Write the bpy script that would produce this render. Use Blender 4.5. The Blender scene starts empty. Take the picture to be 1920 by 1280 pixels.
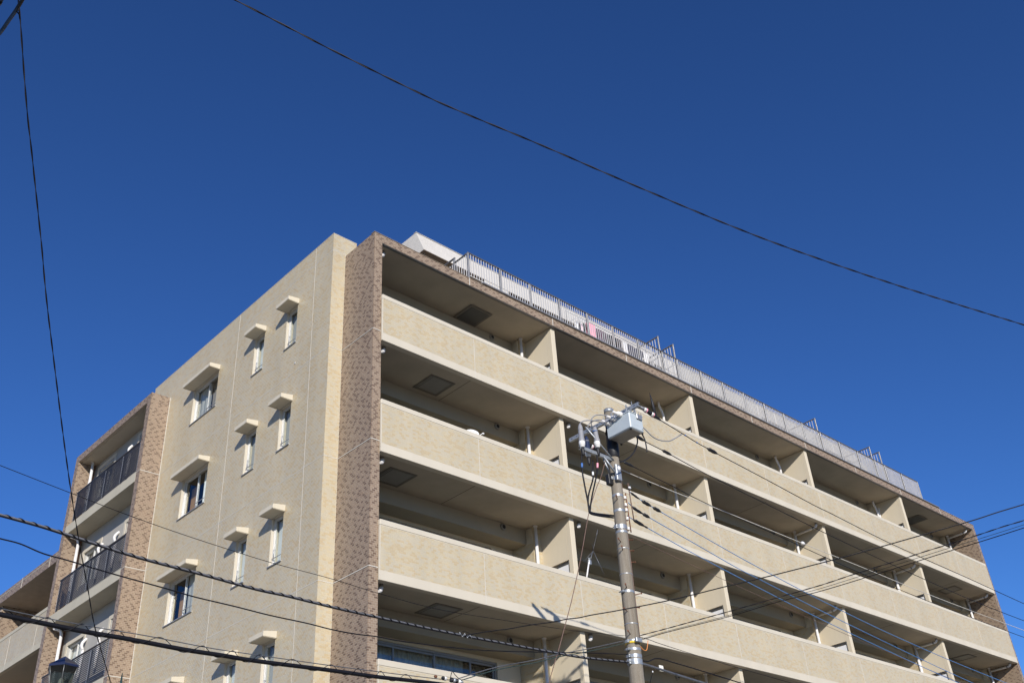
import bpy, math, random
import numpy as np
from mathutils import Vector, Matrix

SC = bpy.context.scene
COL = SC.collection
rnd = random.Random(7)
nrs = np.random.RandomState(11)

# ------------------------------------------------------------------ camera
cd = bpy.data.cameras.new('camera')
cam = bpy.data.objects.new('camera', cd); COL.objects.link(cam)
_y, _t, _r = map(math.radians, (45.05327, 33.09787, -4.16462))
_f = Vector((math.sin(_y)*math.cos(_t), math.cos(_y)*math.cos(_t), math.sin(_t)))
_rt = Vector((math.cos(_y), -math.sin(_y), 0)); _up = _rt.cross(_f)
_R = _rt*math.cos(_r)+_up*math.sin(_r); _U = -_rt*math.sin(_r)+_up*math.cos(_r)
_m = Matrix((_R, _U, -_f)).transposed().to_4x4()
_m.translation = Vector((-11.80365, -16.49263, 1.6))
cam.matrix_world = _m
cd.sensor_width = 36.0
cd.lens = 36.0*1878.05309/1920.0
cd.clip_end = 6000; cd.clip_start = 0.05
SC.camera = cam

# ------------------------------------------------------------------ sky, sun, exposure
SUN_TO = Vector((-0.348, -0.55, 0.27)).normalized()      # towards the sun
elev = math.asin(SUN_TO.z)
w = bpy.data.worlds.new('World'); SC.world = w; w.use_nodes = True
nt = w.node_tree; nt.nodes.clear()
sky = nt.nodes.new('ShaderNodeTexSky'); sky.sky_type = 'NISHITA'; sky.sun_disc = False
sky.sun_elevation = elev; sky.sun_rotation = math.atan2(SUN_TO.x, SUN_TO.y) % (2*math.pi)
sky.altitude = 0; sky.air_density = 1.0; sky.dust_density = 0.0; sky.ozone_density = 10.0
bg = nt.nodes.new('ShaderNodeBackground'); bg.inputs['Strength'].default_value = 0.0955
ow = nt.nodes.new('ShaderNodeOutputWorld')
gm = nt.nodes.new('ShaderNodeGamma'); gm.inputs['Gamma'].default_value = 1.2
tn = nt.nodes.new('ShaderNodeMix'); tn.data_type = 'RGBA'; tn.blend_type = 'MULTIPLY'; tn.inputs[0].default_value = 1; tn.inputs[7].default_value = (1.12, 1.02, 1.02, 1)
nt.links.new(sky.outputs[0], gm.inputs[0]); nt.links.new(gm.outputs[0], tn.inputs[6]); nt.links.new(tn.outputs[2], bg.inputs['Color']); nt.links.new(bg.outputs[0], ow.inputs['Surface'])
sl = bpy.data.lights.new('sun', 'SUN'); sl.energy = 5.0; sl.angle = math.radians(0.53); sl.color = (1.0, 0.945, 0.87)
so = bpy.data.objects.new('sun', sl); COL.objects.link(so)
so.rotation_euler = SUN_TO.to_track_quat('Z', 'Y').to_euler(); so.location = (-30, -50, 40)
vs = SC.view_settings
vs.view_transform = 'Standard'; vs.look = 'None'; vs.gamma = 1; vs.exposure = 0.0; vs.use_curve_mapping = False
try:
    SC.cycles.max_bounces = 10; SC.cycles.diffuse_bounces = 6; SC.cycles.transparent_max_bounces = 24
except Exception: pass

# ------------------------------------------------------------------ mesh helpers
class MB:
    def __init__(s): s.v = []; s.f = []; s.sm = []
    def add(s, vs_, fs, smooth=False):
        o = len(s.v); s.v += [tuple(p) for p in vs_]
        for f in fs: s.f.append(tuple(i+o for i in f)); s.sm.append(smooth)
        return s
    def box(s, x0, x1, y0, y1, z0, z1):
        P = [(x0,y0,z0),(x1,y0,z0),(x1,y1,z0),(x0,y1,z0),(x0,y0,z1),(x1,y0,z1),(x1,y1,z1),(x0,y1,z1)]
        return s.add(P, [(0,3,2,1),(4,5,6,7),(0,1,5,4),(1,2,6,5),(2,3,7,6),(3,0,4,7)])
    def bbox(s, x0, x1, y0, y1, z0, z1, b=0.01):
        """box with bevelled vertical and horizontal edges (chamfer)"""
        b = min(b, (x1-x0)*.45, (y1-y0)*.45, (z1-z0)*.45)
        P = []
        for (zz, i) in ((z0, b), (z0+b, 0), (z1-b, 0), (z1, b)):
            P += [(x0+i+b*(i == 0), y0+i, zz), (x1-i-b*(i == 0), y0+i, zz), (x1-i, y0+i+b*(i == 0), zz), (x1-i, y1-i-b*(i == 0), zz),
                  (x1-i-b*(i == 0), y1-i, zz), (x0+i+b*(i == 0), y1-i, zz), (x0+i, y1-i-b*(i == 0), zz), (x0+i, y0+i+b*(i == 0), zz)]
        F = [tuple(reversed(range(8))), tuple(range(24, 32))]
        for k in range(3):
            for j in range(8):
                a = k*8+j; c = k*8+(j+1) % 8
                F.append((a, c, c+8, a+8))
        return s.add(P, F)
    def tube(s, pts, r, n=8, closed=False, caps=True):
        pts = [Vector(p) for p in pts]; N = len(pts)
        rr = r if isinstance(r, (list, tuple)) else [r]*N
        V = []; ref = None
        for i, p in enumerate(pts):
            a = pts[max(0, i-1)]; b = pts[min(N-1, i+1)]
            if closed: a = pts[(i-1) % N]; b = pts[(i+1) % N]
            t = (b-a).normalized()
            if ref is None: ref = t.cross(Vector((0, 0, 1)))
            if ref.length < 1e-3: ref = t.cross(Vector((1, 0, 0)))
            ref = (ref - t*ref.dot(t)).normalized(); q = t.cross(ref)
            for j in range(n):
                an = 2*math.pi*j/n
                V.append(p + (ref*math.cos(an)+q*math.sin(an))*rr[i])
        F = []
        for i in range(N-1 if not closed else N):
            for j in range(n):
                a = i*n+j; b = i*n+(j+1) % n; i2 = (i+1) % N
                F.append((a, b, i2*n+(j+1) % n, i2*n+j))
        s.add(V, F, True)
        if caps and not closed:
            o = len(s.v)-len(V)
            s.f.append(tuple(o+j for j in reversed(range(n)))); s.sm.append(False)
            s.f.append(tuple(o+(N-1)*n+j for j in range(n))); s.sm.append(False)
        return s
    def cyl(s, p0, p1, r0, r1=None, n=16):
        return s.tube([p0, p1], [r0, r0 if r1 is None else r1], n)
    def lathe(s, c, prof, n=20, axis=(0, 0, 1)):
        """prof: list of (along, radius) from c along axis"""
        ax = Vector(axis).normalized(); u = ax.orthogonal().normalized(); v = ax.cross(u); c = Vector(c)
        V = []
        for (h, r) in prof:
            for j in range(n):
                a = 2*math.pi*j/n; V.append(c+ax*h+(u*math.cos(a)+v*math.sin(a))*max(r, 1e-4))
        F = []
        for i in range(len(prof)-1):
            for j in range(n): F.append((i*n+j, i*n+(j+1) % n, (i+1)*n+(j+1) % n, (i+1)*n+j))
        s.add(V, F, True)
        o = len(s.v)-len(V)
        s.f.append(tuple(o+j for j in reversed(range(n)))); s.sm.append(False)
        s.f.append(tuple(o+(len(prof)-1)*n+j for j in range(n))); s.sm.append(False)
        return s
    def poly(s, P): return s.add(P, [tuple(range(len(P)))])
    def prism(s, P, d):
        """extrude polygon P by vector d"""
        n = len(P); d = Vector(d); Q = [Vector(p) for p in P]; R = [p+d for p in Q]
        return s.add(Q+R, [tuple(reversed(range(n))), tuple(range(n, 2*n))]+[(i, (i+1) % n, (i+1) % n+n, i+n) for i in range(n)])
    def mesh(s, name, mat):
        m = bpy.data.meshes.new(name); m.from_pydata(s.v, [], s.f)
        m.polygons.foreach_set('use_smooth', s.sm)
        m.materials.append(mat); m.update()
        return m
    def build(s, name, mat, parent=None, kind=None, loc=None):
        return link(name, s.mesh(name, mat), parent, kind, loc)

def link(name, mesh, parent=None, kind=None, loc=None):
    o = bpy.data.objects.new(name, mesh); COL.objects.link(o)
    if parent is not None: o.parent = parent
    if kind: o['kind'] = kind
    if loc is not None: o.location = loc
    return o
def split_build(mb, name, mat, parent, nv=8):
    """one object for every box of nv vertices in the builder"""
    k = len(mb.v)//nv; nf = len(mb.f)//k
    for i in range(k):
        c = MB(); c.v = mb.v[i*nv:(i+1)*nv]; c.f = [tuple(q-i*nv for q in f) for f in mb.f[i*nf:(i+1)*nf]]; c.sm = mb.sm[i*nf:(i+1)*nf]
        c.build(name, mat, parent)
def empty(name, loc=(0, 0, 0), parent=None):
    o = bpy.data.objects.new(name, None); COL.objects.link(o); o.location = loc; o.empty_display_size = .3
    if parent is not None: o.parent = parent
    return o
def tag(o, label, cat, group=None):
    o['label'] = label; o['category'] = cat
    if group: o['group'] = group
    return o

# ------------------------------------------------------------------ materials
def newmat(name):
    m = bpy.data.materials.new(name); m.use_nodes = True
    n = m.node_tree; b = n.nodes['Principled BSDF']; return m, n, b
def setrough(b, r, metal=0, spec=0.4):
    b.inputs['Roughness'].default_value = r; b.inputs['Metallic'].default_value = metal
    b.inputs['Specular IOR Level'].default_value = spec
def mapping(n, scale=(1, 1, 1), src='Object'):
    tc = n.nodes.new('ShaderNodeTexCoord'); mp = n.nodes.new('ShaderNodeMapping'); mp.inputs['Scale'].default_value = scale
    n.links.new(tc.outputs[src], mp.inputs['Vector']); return mp.outputs[0]
def noise(n, vec, scale, detail=4, rough=.6):
    t = n.nodes.new('ShaderNodeTexNoise'); t.inputs['Scale'].default_value = scale; t.inputs['Detail'].default_value = detail
    t.inputs['Roughness'].default_value = rough; n.links.new(vec, t.inputs['Vector']); return t.outputs['Fac']
def ramp(n, fac, stops, interp='LINEAR'):
    r = n.nodes.new('ShaderNodeValToRGB'); r.color_ramp.interpolation = interp
    e = r.color_ramp.elements
    while len(e) < len(stops): e.new(0.5)
    for i, (p, c) in enumerate(stops): e[i].position = p; e[i].color = (*c, 1)
    n.links.new(fac, r.inputs['Fac']); return r.outputs['Color']
def mulc(n, a, b, fac=1.0):
    x = n.nodes.new('ShaderNodeMix'); x.data_type = 'RGBA'; x.blend_type = 'MULTIPLY'; x.inputs[0].default_value = fac
    n.links.new(a, x.inputs[6]); n.links.new(b, x.inputs[7]); return x.outputs[2]
def bump(n, b, h, strength=.3, dist=.01):
    bp = n.nodes.new('ShaderNodeBump'); bp.inputs['Strength'].default_value = strength; bp.inputs['Distance'].default_value = dist
    n.links.new(h, bp.inputs['Height']); n.links.new(bp.outputs[0], b.inputs['Normal'])
def paint(name, col, rough=.6, metal=0, var=.12, scale=3.0, bumps=None, streak=False, spec=.4):
    m, n, b = newmat(name); setrough(b, rough, metal, spec)
    v = mapping(n, (1, 1, .18) if streak else (1, 1, 1))
    f = noise(n, v, scale, 5)
    lo = tuple(c*(1-var) for c in col); hi = tuple(min(1, c*(1+var*.6)) for c in col)
    c = ramp(n, f, [(.3, lo), (.7, hi)])
    n.links.new(c, b.inputs['Base Color'])
    if bumps: bump(n, b, noise(n, mapping(n), bumps[0], 3), bumps[1], bumps[2])
    return m
def tilemat(name, stops, rough, dirt=.12):
    m, n, b = newmat(name); setrough(b, rough, 0, .5)
    a = n.nodes.new('ShaderNodeAttribute'); a.attribute_name = 'tone'
    c = ramp(n, a.outputs['Fac'], stops, 'LINEAR')
    v = mapping(n)
    g = ramp(n, noise(n, mapping(n, (1, 1, .25)), 1.3, 5), [(.3, (1-dirt,)*3), (.65, (1, 1, 1))])
    g2 = ramp(n, noise(n, v, 60, 2), [(.2, (.9, .9, .9)), (.8, (1.03, 1.03, 1.03))])
    n.links.new(mulc(n, mulc(n, c, g), g2), b.inputs['Base Color'])
    bump(n, b, noise(n, v, 45, 3), .25, .004)
    return m
CREAM = [(0.0, (.54, .475, .345)), (.42, (.56, .49, .35)), (.50, (.565, .485, .325)), (.70, (.57, .475, .305)), (.76, (.55, .445, .28)), (1.0, (.535, .425, .255))]
M = {}
M['cream_tile'] = tilemat('cream_tile', CREAM, .42)
M['brown_tile'] = tilemat('brown_tile', [(0, (.295, .213, .143)), (.40, (.325, .238, .163)), (.62, (.29, .202, .135)), (.70, (.195, .132, .086)), (1, (.165, .108, .07))], .45)
M['cream_grout'] = paint('cream_grout', (.56, .50, .385), .9, bumps=(80, .2, .003))
M['brown_grout'] = paint('brown_grout', (.43, .36, .28), .9, bumps=(80, .2, .003))
M['cream_paint'] = paint('cream_paint', (.575, .52, .415), .75, var=.07, scale=1.2, bumps=(120, .25, .004), streak=True)
M['canopy_paint'] = paint('canopy_paint', (.60, .54, .42), .75, var=.09, scale=2.5, bumps=(90, .3, .004), streak=True)
M['fin_paint'] = paint('fin_paint', (.61, .535, .40), .8, var=.05, scale=1.5, bumps=(150, .3, .004), streak=True)
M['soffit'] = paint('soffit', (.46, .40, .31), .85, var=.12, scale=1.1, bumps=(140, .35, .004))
M['wing_wall'] = paint('wing_wall', (.40, .38, .34), .85, var=.06, scale=2, bumps=(60, .3, .005))
M['wing_band'] = paint('wing_band', (.50, .455, .35), .8, var=.07, scale=2, bumps=(120, .2, .004), streak=True)
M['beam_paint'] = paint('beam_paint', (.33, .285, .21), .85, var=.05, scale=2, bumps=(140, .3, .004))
M['sealant'] = paint('sealant', (.58, .55, .485), .6, var=.08, scale=6)
M['alu'] = paint('aluminium', (.42, .43, .44), .38, .6, var=.1, scale=5)
M['alu_light'] = paint('light_aluminium', (.62, .61, .58), .42, .25, var=.06, scale=5)
M['alu_dark'] = paint('dark_bronze_aluminium', (.05, .048, .052), .4, .2, var=.1, scale=6)
M['rail'] = paint('rail_metal', (.30, .295, .29), .45, .5, var=.08, scale=4)
M['rail_dark'] = paint('rail_top_metal', (.16, .155, .155), .45, .4, var=.08, scale=4)
M['baluster'] = paint('baluster_metal', (.62, .60, .57), .38, .15, var=.05, scale=4)
M['white_pipe'] = paint('white_pipe', (.72, .70, .68), .35, 0, var=.06, scale=4)
M['grey_pipe'] = paint('grey_pipe', (.24, .225, .20), .45, 0, var=.08, scale=4)
M['black'] = paint('black_rubber', (.018, .018, .02), .5, var=.2, scale=12)
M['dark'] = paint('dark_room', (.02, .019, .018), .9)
M['wire'] = paint('wire_black', (.010, .010, .013), .5, var=.2, scale=9, spec=.2)
M['wire_mid'] = paint('wire_mid', (.05, .045, .045), .5, var=.2, scale=9, spec=.2)
M['lid'] = paint('hatch_lid', (.10, .10, .095), .7)
M['wire_grey'] = paint('wire_grey', (.13, .135, .145), .4, .3, var=.25, scale=20)
M['wire_blue'] = paint('wire_blue', (.08, .22, .48), .4, 0, var=.15, scale=12)
M['wire_green'] = paint('wire_green', (.03, .055, .05), .4, 0, var=.15, scale=12)
M['steel'] = paint('galvanised_steel', (.35, .37, .385), .42, .45, var=.25, scale=18, bumps=(60, .2, .002))
M['box_paint'] = paint('switch_grey', (.45, .50, .52), .4, 0, var=.06, scale=6, bumps=(30, .1, .003))
M['box_under'] = M['box_paint']
M['porcelain'] = paint('porcelain', (.78, .76, .72), .18, 0, var=.05, scale=8)
M['grey_rubber'] = paint('grey_rubber', (.26, .26, .27), .5, 0, var=.08, scale=10)
M['navy'] = paint('navy_cover', (.02, .03, .07), .35, 0, var=.15, scale=10)
M['rust'] = paint('rusty_steel', (.20, .085, .045), .8, .1, var=.45, scale=40, bumps=(80, .4, .002))
M['copper'] = paint('copper_brown', (.17, .105, .08), .6, .1, var=.2, scale=30)
M['orange'] = paint('orange_cable', (.75, .27, .07), .45, 0, var=.1, scale=10)
M['conc'] = None
M['pink'] = paint('pink_towel', (.85, .36, .44), .9, 0, var=.06, scale=8)
M['pale_pink'] = paint('pale_pink_cloth', (.75, .55, .58), .9)
M['navy_cloth'] = paint('navy_cloth', (.018, .022, .05), .9, var=.2)
M['black_cloth'] = paint('black_cloth', (.012, .012, .014), .9, var=.2)
M['grey_cloth'] = paint('grey_cloth', (.10, .10, .11), .9, var=.2)
M['white_cloth'] = paint('white_cloth', (.72, .71, .69), .9, var=.05)
M['plum_cloth'] = paint('plum_cloth', (.08, .03, .06), .9, var=.2)
M['white_plastic'] = paint('white_plastic', (.78, .78, .77), .35, var=.04)
M['tag'] = paint('cream_tag', (.80, .78, .68), .5, var=.05)
M['yellow'] = paint('yellow_tape', (.8, .55, .05), .5)
M['blue_tape'] = paint('blue_tape', (.06, .16, .42), .5)
M['spiral_core'] = paint('bundle_grey', (.17, .17, .18), .4, .2, var=.2, scale=20)
M['brown_soffit'] = paint('brown_soffit', (.15, .115, .085), .8)
M['brown_panel'] = paint('brown_shutter', (.13, .10, .075), .6, var=.1)
M['ph_wall'] = None
M['asphalt'] = paint('asphalt', (.05, .05, .052), .9, var=.25, scale=30, bumps=(200, .5, .01))
M['rim_shade'] = paint('hatch_rim_shade', (.17, .15, .125), .7)  # border coloured dark to stand in for shade of a recess not modelled
M['lot'] = paint('ground_concrete', (.27, .245, .20), .9, var=.2, scale=.6, bumps=(40, .3, .01))
M['walk'] = paint('pavement', (.33, .31, .28), .9, var=.12, scale=4)
M['road_paint'] = paint('road_paint', (.75, .75, .73), .7, var=.1, scale=20)
M['lamp_metal'] = paint('lamp_bronze', (.16, .16, .15), .4, .5, var=.25, scale=12)
M['lamp_roof'] = paint('lamp_roof_blue', (.020, .026, .06), .30, .1, var=.2, scale=8)
M['bulb'] = paint('bulb_glass', (.62, .62, .48), .3, 0, var=.05)
M['green_metal'] = paint('green_metal', (.03, .06, .055), .4, .3)

def concrete_mat():
    m, n, b = newmat('pole_concrete'); setrough(b, .85, 0, .3)
    v = mapping(n)
    c = ramp(n, noise(n, v, 90, 4, .7), [(.32, (.19, .165, .13)), (.5, (.25, .22, .175)), (.72, (.31, .275, .22))])
    st = ramp(n, noise(n, mapping(n, (1, 1, .06)), 14, 5), [(.35, (.72, .68, .62)), (.6, (1, 1, 1))])
    n.links.new(mulc(n, c, st), b.inputs['Base Color'])
    bump(n, b, noise(n, v, 160, 4), .5, .003); return m
M['conc'] = concrete_mat()
def siding_mat():
    m, n, b = newmat('penthouse_cladding'); setrough(b, .7, 0, .3)
    v = mapping(n)
    br = n.nodes.new('ShaderNodeTexBrick'); br.inputs['Scale'].default_value = 1
    br.inputs['Brick Width'].default_value = .1; br.inputs['Row Height'].default_value = .05; br.inputs['Mortar Size'].default_value = .003
    br.inputs['Color1'].default_value = (.58, .545, .48, 1); br.inputs['Color2'].default_value = (.65, .61, .54, 1); br.inputs['Mortar'].default_value = (.50, .47, .42, 1)
    sx = n.nodes.new('ShaderNodeSeparateXYZ'); n.links.new(v, sx.inputs[0])
    ad = n.nodes.new('ShaderNodeMath'); n.links.new(sx.outputs[0], ad.inputs[0]); n.links.new(sx.outputs[1], ad.inputs[1])
    cb = n.nodes.new('ShaderNodeCombineXYZ'); n.links.new(ad.outputs[0], cb.inputs[0]); n.links.new(sx.outputs[2], cb.inputs[1])
    n.links.new(cb.outputs[0], br.inputs['Vector'])
    g = ramp(n, noise(n, mapping(n, (1, 1, .2)), 1.5, 5), [(.3, (.9, .9, .9)), (.7, (1, 1, 1))])
    n.links.new(mulc(n, br.outputs['Color'], g), b.inputs['Base Color']); return m
M['ph_wall'] = siding_mat()
def plain_tile_mat(name, c1, c2, mo):
    m, n, b = newmat(name); setrough(b, .5)
    v = mapping(n); br = n.nodes.new('ShaderNodeTexBrick'); br.inputs['Scale'].default_value = 1
    br.inputs['Brick Width'].default_value = .1; br.inputs['Row Height'].default_value = .05; br.inputs['Mortar Size'].default_value = .0025
    for k, c in (('Color1', c1), ('Color2', c2), ('Mortar', mo)): br.inputs[k].default_value = (*c, 1)
    sx = n.nodes.new('ShaderNodeSeparateXYZ'); n.links.new(v, sx.inputs[0])
    ad = n.nodes.new('ShaderNodeMath'); n.links.new(sx.outputs[0], ad.inputs[0]); n.links.new(sx.outputs[1], ad.inputs[1])
    cb = n.nodes.new('ShaderNodeCombineXYZ'); n.links.new(ad.outputs[0], cb.inputs[0]); n.links.new(sx.outputs[2], cb.inputs[1])
    n.links.new(cb.outputs[0], br.inputs['Vector']); n.links.new(br.outputs['Color'], b.inputs['Base Color']); return m
M['cream_wall'] = plain_tile_mat('cream_tiled_wall', CREAM[1][1], CREAM[4][1], (.50, .45, .36))
M['brown_wall'] = plain_tile_mat('brown_tiled_wall', (.265, .19, .142), (.135, .088, .062), (.36, .315, .26))
def glass_mat(name, tint, refl_ior=1.55, rough=.015):
    m = bpy.data.materials.new(name); m.use_nodes = True; n = m.node_tree; n.nodes.clear()
    o = n.nodes.new('ShaderNodeOutputMaterial'); mx = n.nodes.new('ShaderNodeMixShader')
    tr = n.nodes.new('ShaderNodeBsdfTransparent'); tr.inputs[0].default_value = (*tint, 1)
    gl = n.nodes.new('ShaderNodeBsdfGlossy'); gl.inputs['Roughness'].default_value = rough
    fr = n.nodes.new('ShaderNodeFresnel'); fr.inputs['IOR'].default_value = refl_ior
    nz = n.nodes.new('ShaderNodeBump'); nz.inputs['Strength'].default_value = .05; nz.inputs['Distance'].default_value = .02
    n.links.new(noise(n, mapping(n), 1.6, 1), nz.inputs['Height']); n.links.new(nz.outputs[0], gl.inputs['Normal'])
    ge = n.nodes.new('ShaderNodeNewGeometry'); iv = n.nodes.new('ShaderNodeMath'); iv.operation = 'SUBTRACT'; iv.inputs[0].default_value = 1
    n.links.new(ge.outputs['Backfacing'], iv.inputs[1]); ml = n.nodes.new('ShaderNodeMath'); ml.operation = 'MULTIPLY'
    n.links.new(fr.outputs[0], ml.inputs[0]); n.links.new(iv.outputs[0], ml.inputs[1])
    n.links.new(ml.outputs[0], mx.inputs[0]); n.links.new(tr.outputs[0], mx.inputs[1]); n.links.new(gl.outputs[0], mx.inputs[2])
    n.links.new(mx.outputs[0], o.inputs[0]); return m
M['glass'] = glass_mat('window_glass', (.88, .92, .91), 2.3)
M['glass_side'] = glass_mat('side_window_glass', (.95, .97, .965), 1.7)
M['lamp_glass'] = glass_mat('lamp_glass', (.62, .64, .63), 1.6, .05)
def frosted_mat():
    m = bpy.data.materials.new('frosted_screen'); m.use_nodes = True; n = m.node_tree; n.nodes.clear()
    o = n.nodes.new('ShaderNodeOutputMaterial'); mx = n.nodes.new('ShaderNodeMixShader'); m2 = n.nodes.new('ShaderNodeMixShader')
    tr = n.nodes.new('ShaderNodeBsdfTransparent'); tr.inputs[0].default_value = (.95, .95, .95, 1)
    df = n.nodes.new('ShaderNodeBsdfDiffuse'); df.inputs[0].default_value = (.54, .525, .49, 1)
    tl = n.nodes.new('ShaderNodeBsdfTranslucent'); tl.inputs[0].default_value = (.54, .525, .49, 1)
    m2.inputs[0].default_value = .3; mx.inputs[0].default_value = .52
    n.links.new(df.outputs[0], m2.inputs[1]); n.links.new(tl.outputs[0], m2.inputs[2])
    n.links.new(tr.outputs[0], mx.inputs[1]); n.links.new(m2.outputs[0], mx.inputs[2]); n.links.new(mx.outputs[0], o.inputs[0]); return m
M['frosted'] = frosted_mat()
def curtain_mat(name, col):
    m, n, b = newmat(name); setrough(b, .9, 0, .1)
    b.inputs['Base Color'].default_value = (*col, 1)
    c = ramp(n, noise(n, mapping(n, (9, 9, .4)), 4, 3), [(.3, tuple(x*.8 for x in col)), (.7, col)])
    n.links.new(c, b.inputs['Base Color']); return m
M['curtain'] = curtain_mat('curtain_fabric', (.50, .49, .45))
M['curtain_dark'] = curtain_mat('dark_curtain_fabric', (.26, .23, .19))
M['blind'] = paint('pale_blind', (.74, .75, .72), .8, var=.04)
M['timber'] = paint('timber_door', (.42, .24, .10), .5, var=.1, scale=6)
def emit_mat():
    m, n, b = newmat('red_lamp'); b.inputs['Base Color'].default_value = (.6, .03, .01, 1)
    b.inputs['Emission Color'].default_value = (1, .08, .02, 1); b.inputs['Emission Strength'].default_value = 1.2
    return m
M['red'] = emit_mat()

# ------------------------------------------------------------------ ceramic tiles, each one real geometry
def tile_panel(name, parent, kindmat, origin, ax, nsign, u0, u1, z0, z1, holes=(), uj=(), zj=(), tw=.1, th=.05, gap=.004, proud=.0016, dark=.3, brown=False):
    """ax: 0 (runs along x, faces nsign*y) or 1 (runs along y, faces nsign*x); origin = plane coordinate"""
    Q = []; T = []; KK = []
    if brown: gap = .0075
    else: gap = .005
    ucuts = [u0]+[j for j in sorted(uj) if u0 < j < u1]+[u1]
    r0 = int(math.floor(z0/th+1e-6)); r1 = int(math.ceil(z1/th-1e-6))
    for r in range(r0, r1):
        a = max(r*th, z0)+gap/2; b = min((r+1)*th, z1)-gap/2
        if b-a < .008: continue
        for j in zj:
            if a < j < b or abs(j-a) < .012 or abs(j-b) < .012:
                if j-a < b-j: a = max(a, j+.008)
                else: b = min(b, j-.008)
        if b-a < .008: continue
        off = (r % 2)*tw*.5
        hs = [(h[0], h[1]) for h in holes if not (b <= h[2]+.01 or a >= h[3]-.01)]
        for ci in range(len(ucuts)-1):
            s0 = ucuts[ci]+(.008 if ci else 0); s1 = ucuts[ci+1]-(.008 if ci < len(ucuts)-2 else 0)
            k0 = int(math.floor((s0-off)/tw)); k1 = int(math.ceil((s1-off)/tw))
            for k in range(k0, k1):
                p = max(k*tw+off+gap/2, s0); q = min((k+1)*tw+off-gap/2, s1)
                segs = [(p, q)]
                for h in hs:
                    ns = []
                    for (c, d) in segs:
                        if d <= h[0] or c >= h[1]: ns.append((c, d)); continue
                        if c < h[0]: ns.append((c, h[0]))
                        if d > h[1]: ns.append((h[1], d))
                    segs = ns
                for (c, d) in segs:
                    if d-c > .012: Q.append((c, d, a, b)); KK.append((r, k))
    if not Q: return None
    Q = np.array(Q); n = len(Q)
    tone = nrs.rand(n)
    if brown:
        K_ = np.array(KK); hsh = (np.sin(K_[:, 0]*12.9898+np.floor((K_[:, 1]+K_[:, 0]*2)/3.0)*78.233)*43758.5453) % 1
        pick = (hsh*3.0).astype(int); isd = ((K_[:, 1]+K_[:, 0]*2) % 3 == np.where(hsh < .72, 1, pick)) & (nrs.rand(n) > .10)
        tone = np.where(isd | (nrs.rand(n) < .03), .7+.3*tone, .62*tone)
    pr = proud+(nrs.rand(n, 4)-.5)*.0006
    c, d, a, b = Q.T
    V = np.zeros((n, 8, 3))
    U = np.stack([c, d, d, c], 1); Zc = np.stack([a, a, b, b], 1)
    o = 1-ax
    V[:, :4, ax] = U; V[:, 4:, ax] = U; V[:, :4, 2] = Zc; V[:, 4:, 2] = Zc
    V[:, :4, o] = origin; V[:, 4:, o] = origin+nsign*pr
    F = np.array([[4, 5, 6, 7], [0, 1, 5, 4], [1, 2, 6, 5], [2, 3, 7, 6], [3, 0, 4, 7]])
    # u x z = -y for ax 0, +x for ax 1 ; flip when it does not match the outward direction
    if (ax == 0 and nsign > 0) or (ax == 1 and nsign < 0): F = F[:, ::-1]
    idx = (F[None]+(np.arange(n)*8)[:, None, None]).reshape(-1)
    m = bpy.data.meshes.new('tiles')
    m.vertices.add(n*8); m.vertices.foreach_set('co', V.reshape(-1))
    m.loops.add(n*20); m.loops.foreach_set('vertex_index', idx.astype(np.int32))
    m.polygons.add(n*5); m.polygons.foreach_set('loop_start', np.arange(0, n*20, 4, dtype=np.int32))
    try: m.polygons.foreach_set('loop_total', np.full(n*5, 4, dtype=np.int32))
    except Exception: pass
    at = m.attributes.new('tone', 'FLOAT', 'FACE'); at.data.foreach_set('value', np.repeat(tone, 5).astype(np.float32))
    m.polygons.foreach_set('use_smooth', np.zeros(n*5, dtype=bool)); m.materials.append(kindmat); m.update(calc_edges=True)
    return link(name, m, parent, 'stuff')
def cream_tiles(parent, *a, **k): return tile_panel('tiles', parent, M['cream_tile'], *a, **k)
def brown_tiles(parent, *a, **k): return tile_panel('tiles', parent, M['brown_tile'], *a, brown=True, **k)

# ================================================================== ground
def sheet(name, x0, x1, y0, y1, z, mat):
    o = MB().poly([(x0, y0, z), (x1, y0, z), (x1, y1, z), (x0, y1, z)]).build(name, mat, kind='structure'); return o
sheet('ground', -1500, 1500, -1500, 1500, 0.0, M['lot'])
sheet('road', -300, 300, -9.6, -5.6, 0.004, M['asphalt'])
kb = MB().bbox(-300, 300, -5.58, -5.43, 0, .13, .02); kb.build('kerb', M['walk'], kind='structure')
MB().box(-300, 300, -5.43, -3.9, 0.0, .115).build('pavement', M['walk'], kind='structure')
sheet('road_marking', -300, 300, -9.35, -9.2, .008, M['road_paint'])

# ================================================================== apartment building
ZF = [0.33+3*k for k in range(6)]            # balcony floor levels
C0 = -0.384                                   # west wall plane
YD = 1.31                                     # depth of the front pier
XR = 33.42; XE = 33.67                        # right end of the balconies, right pier
ZT = 18.33; ZC = 18.91                        # roof edge of the balcony frame, top of the cream wall
JT = [3.23, 6.48, 9.76, 13.02, 16.46, 19.87, 23.44, 26.98, 30.4]
FIN = [6.48, 13.02, 19.87, 26.98]
BS = [.25, 6.65, 13.19, 20.04, 27.15]; BE = FIN+[XR]
ZLOW = 5.0                                    # real tiles above this height
B = tag(empty('apartment_building'), 'six storey cream and brown tiled apartment building with long balconies under the blue sky', 'building')

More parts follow.
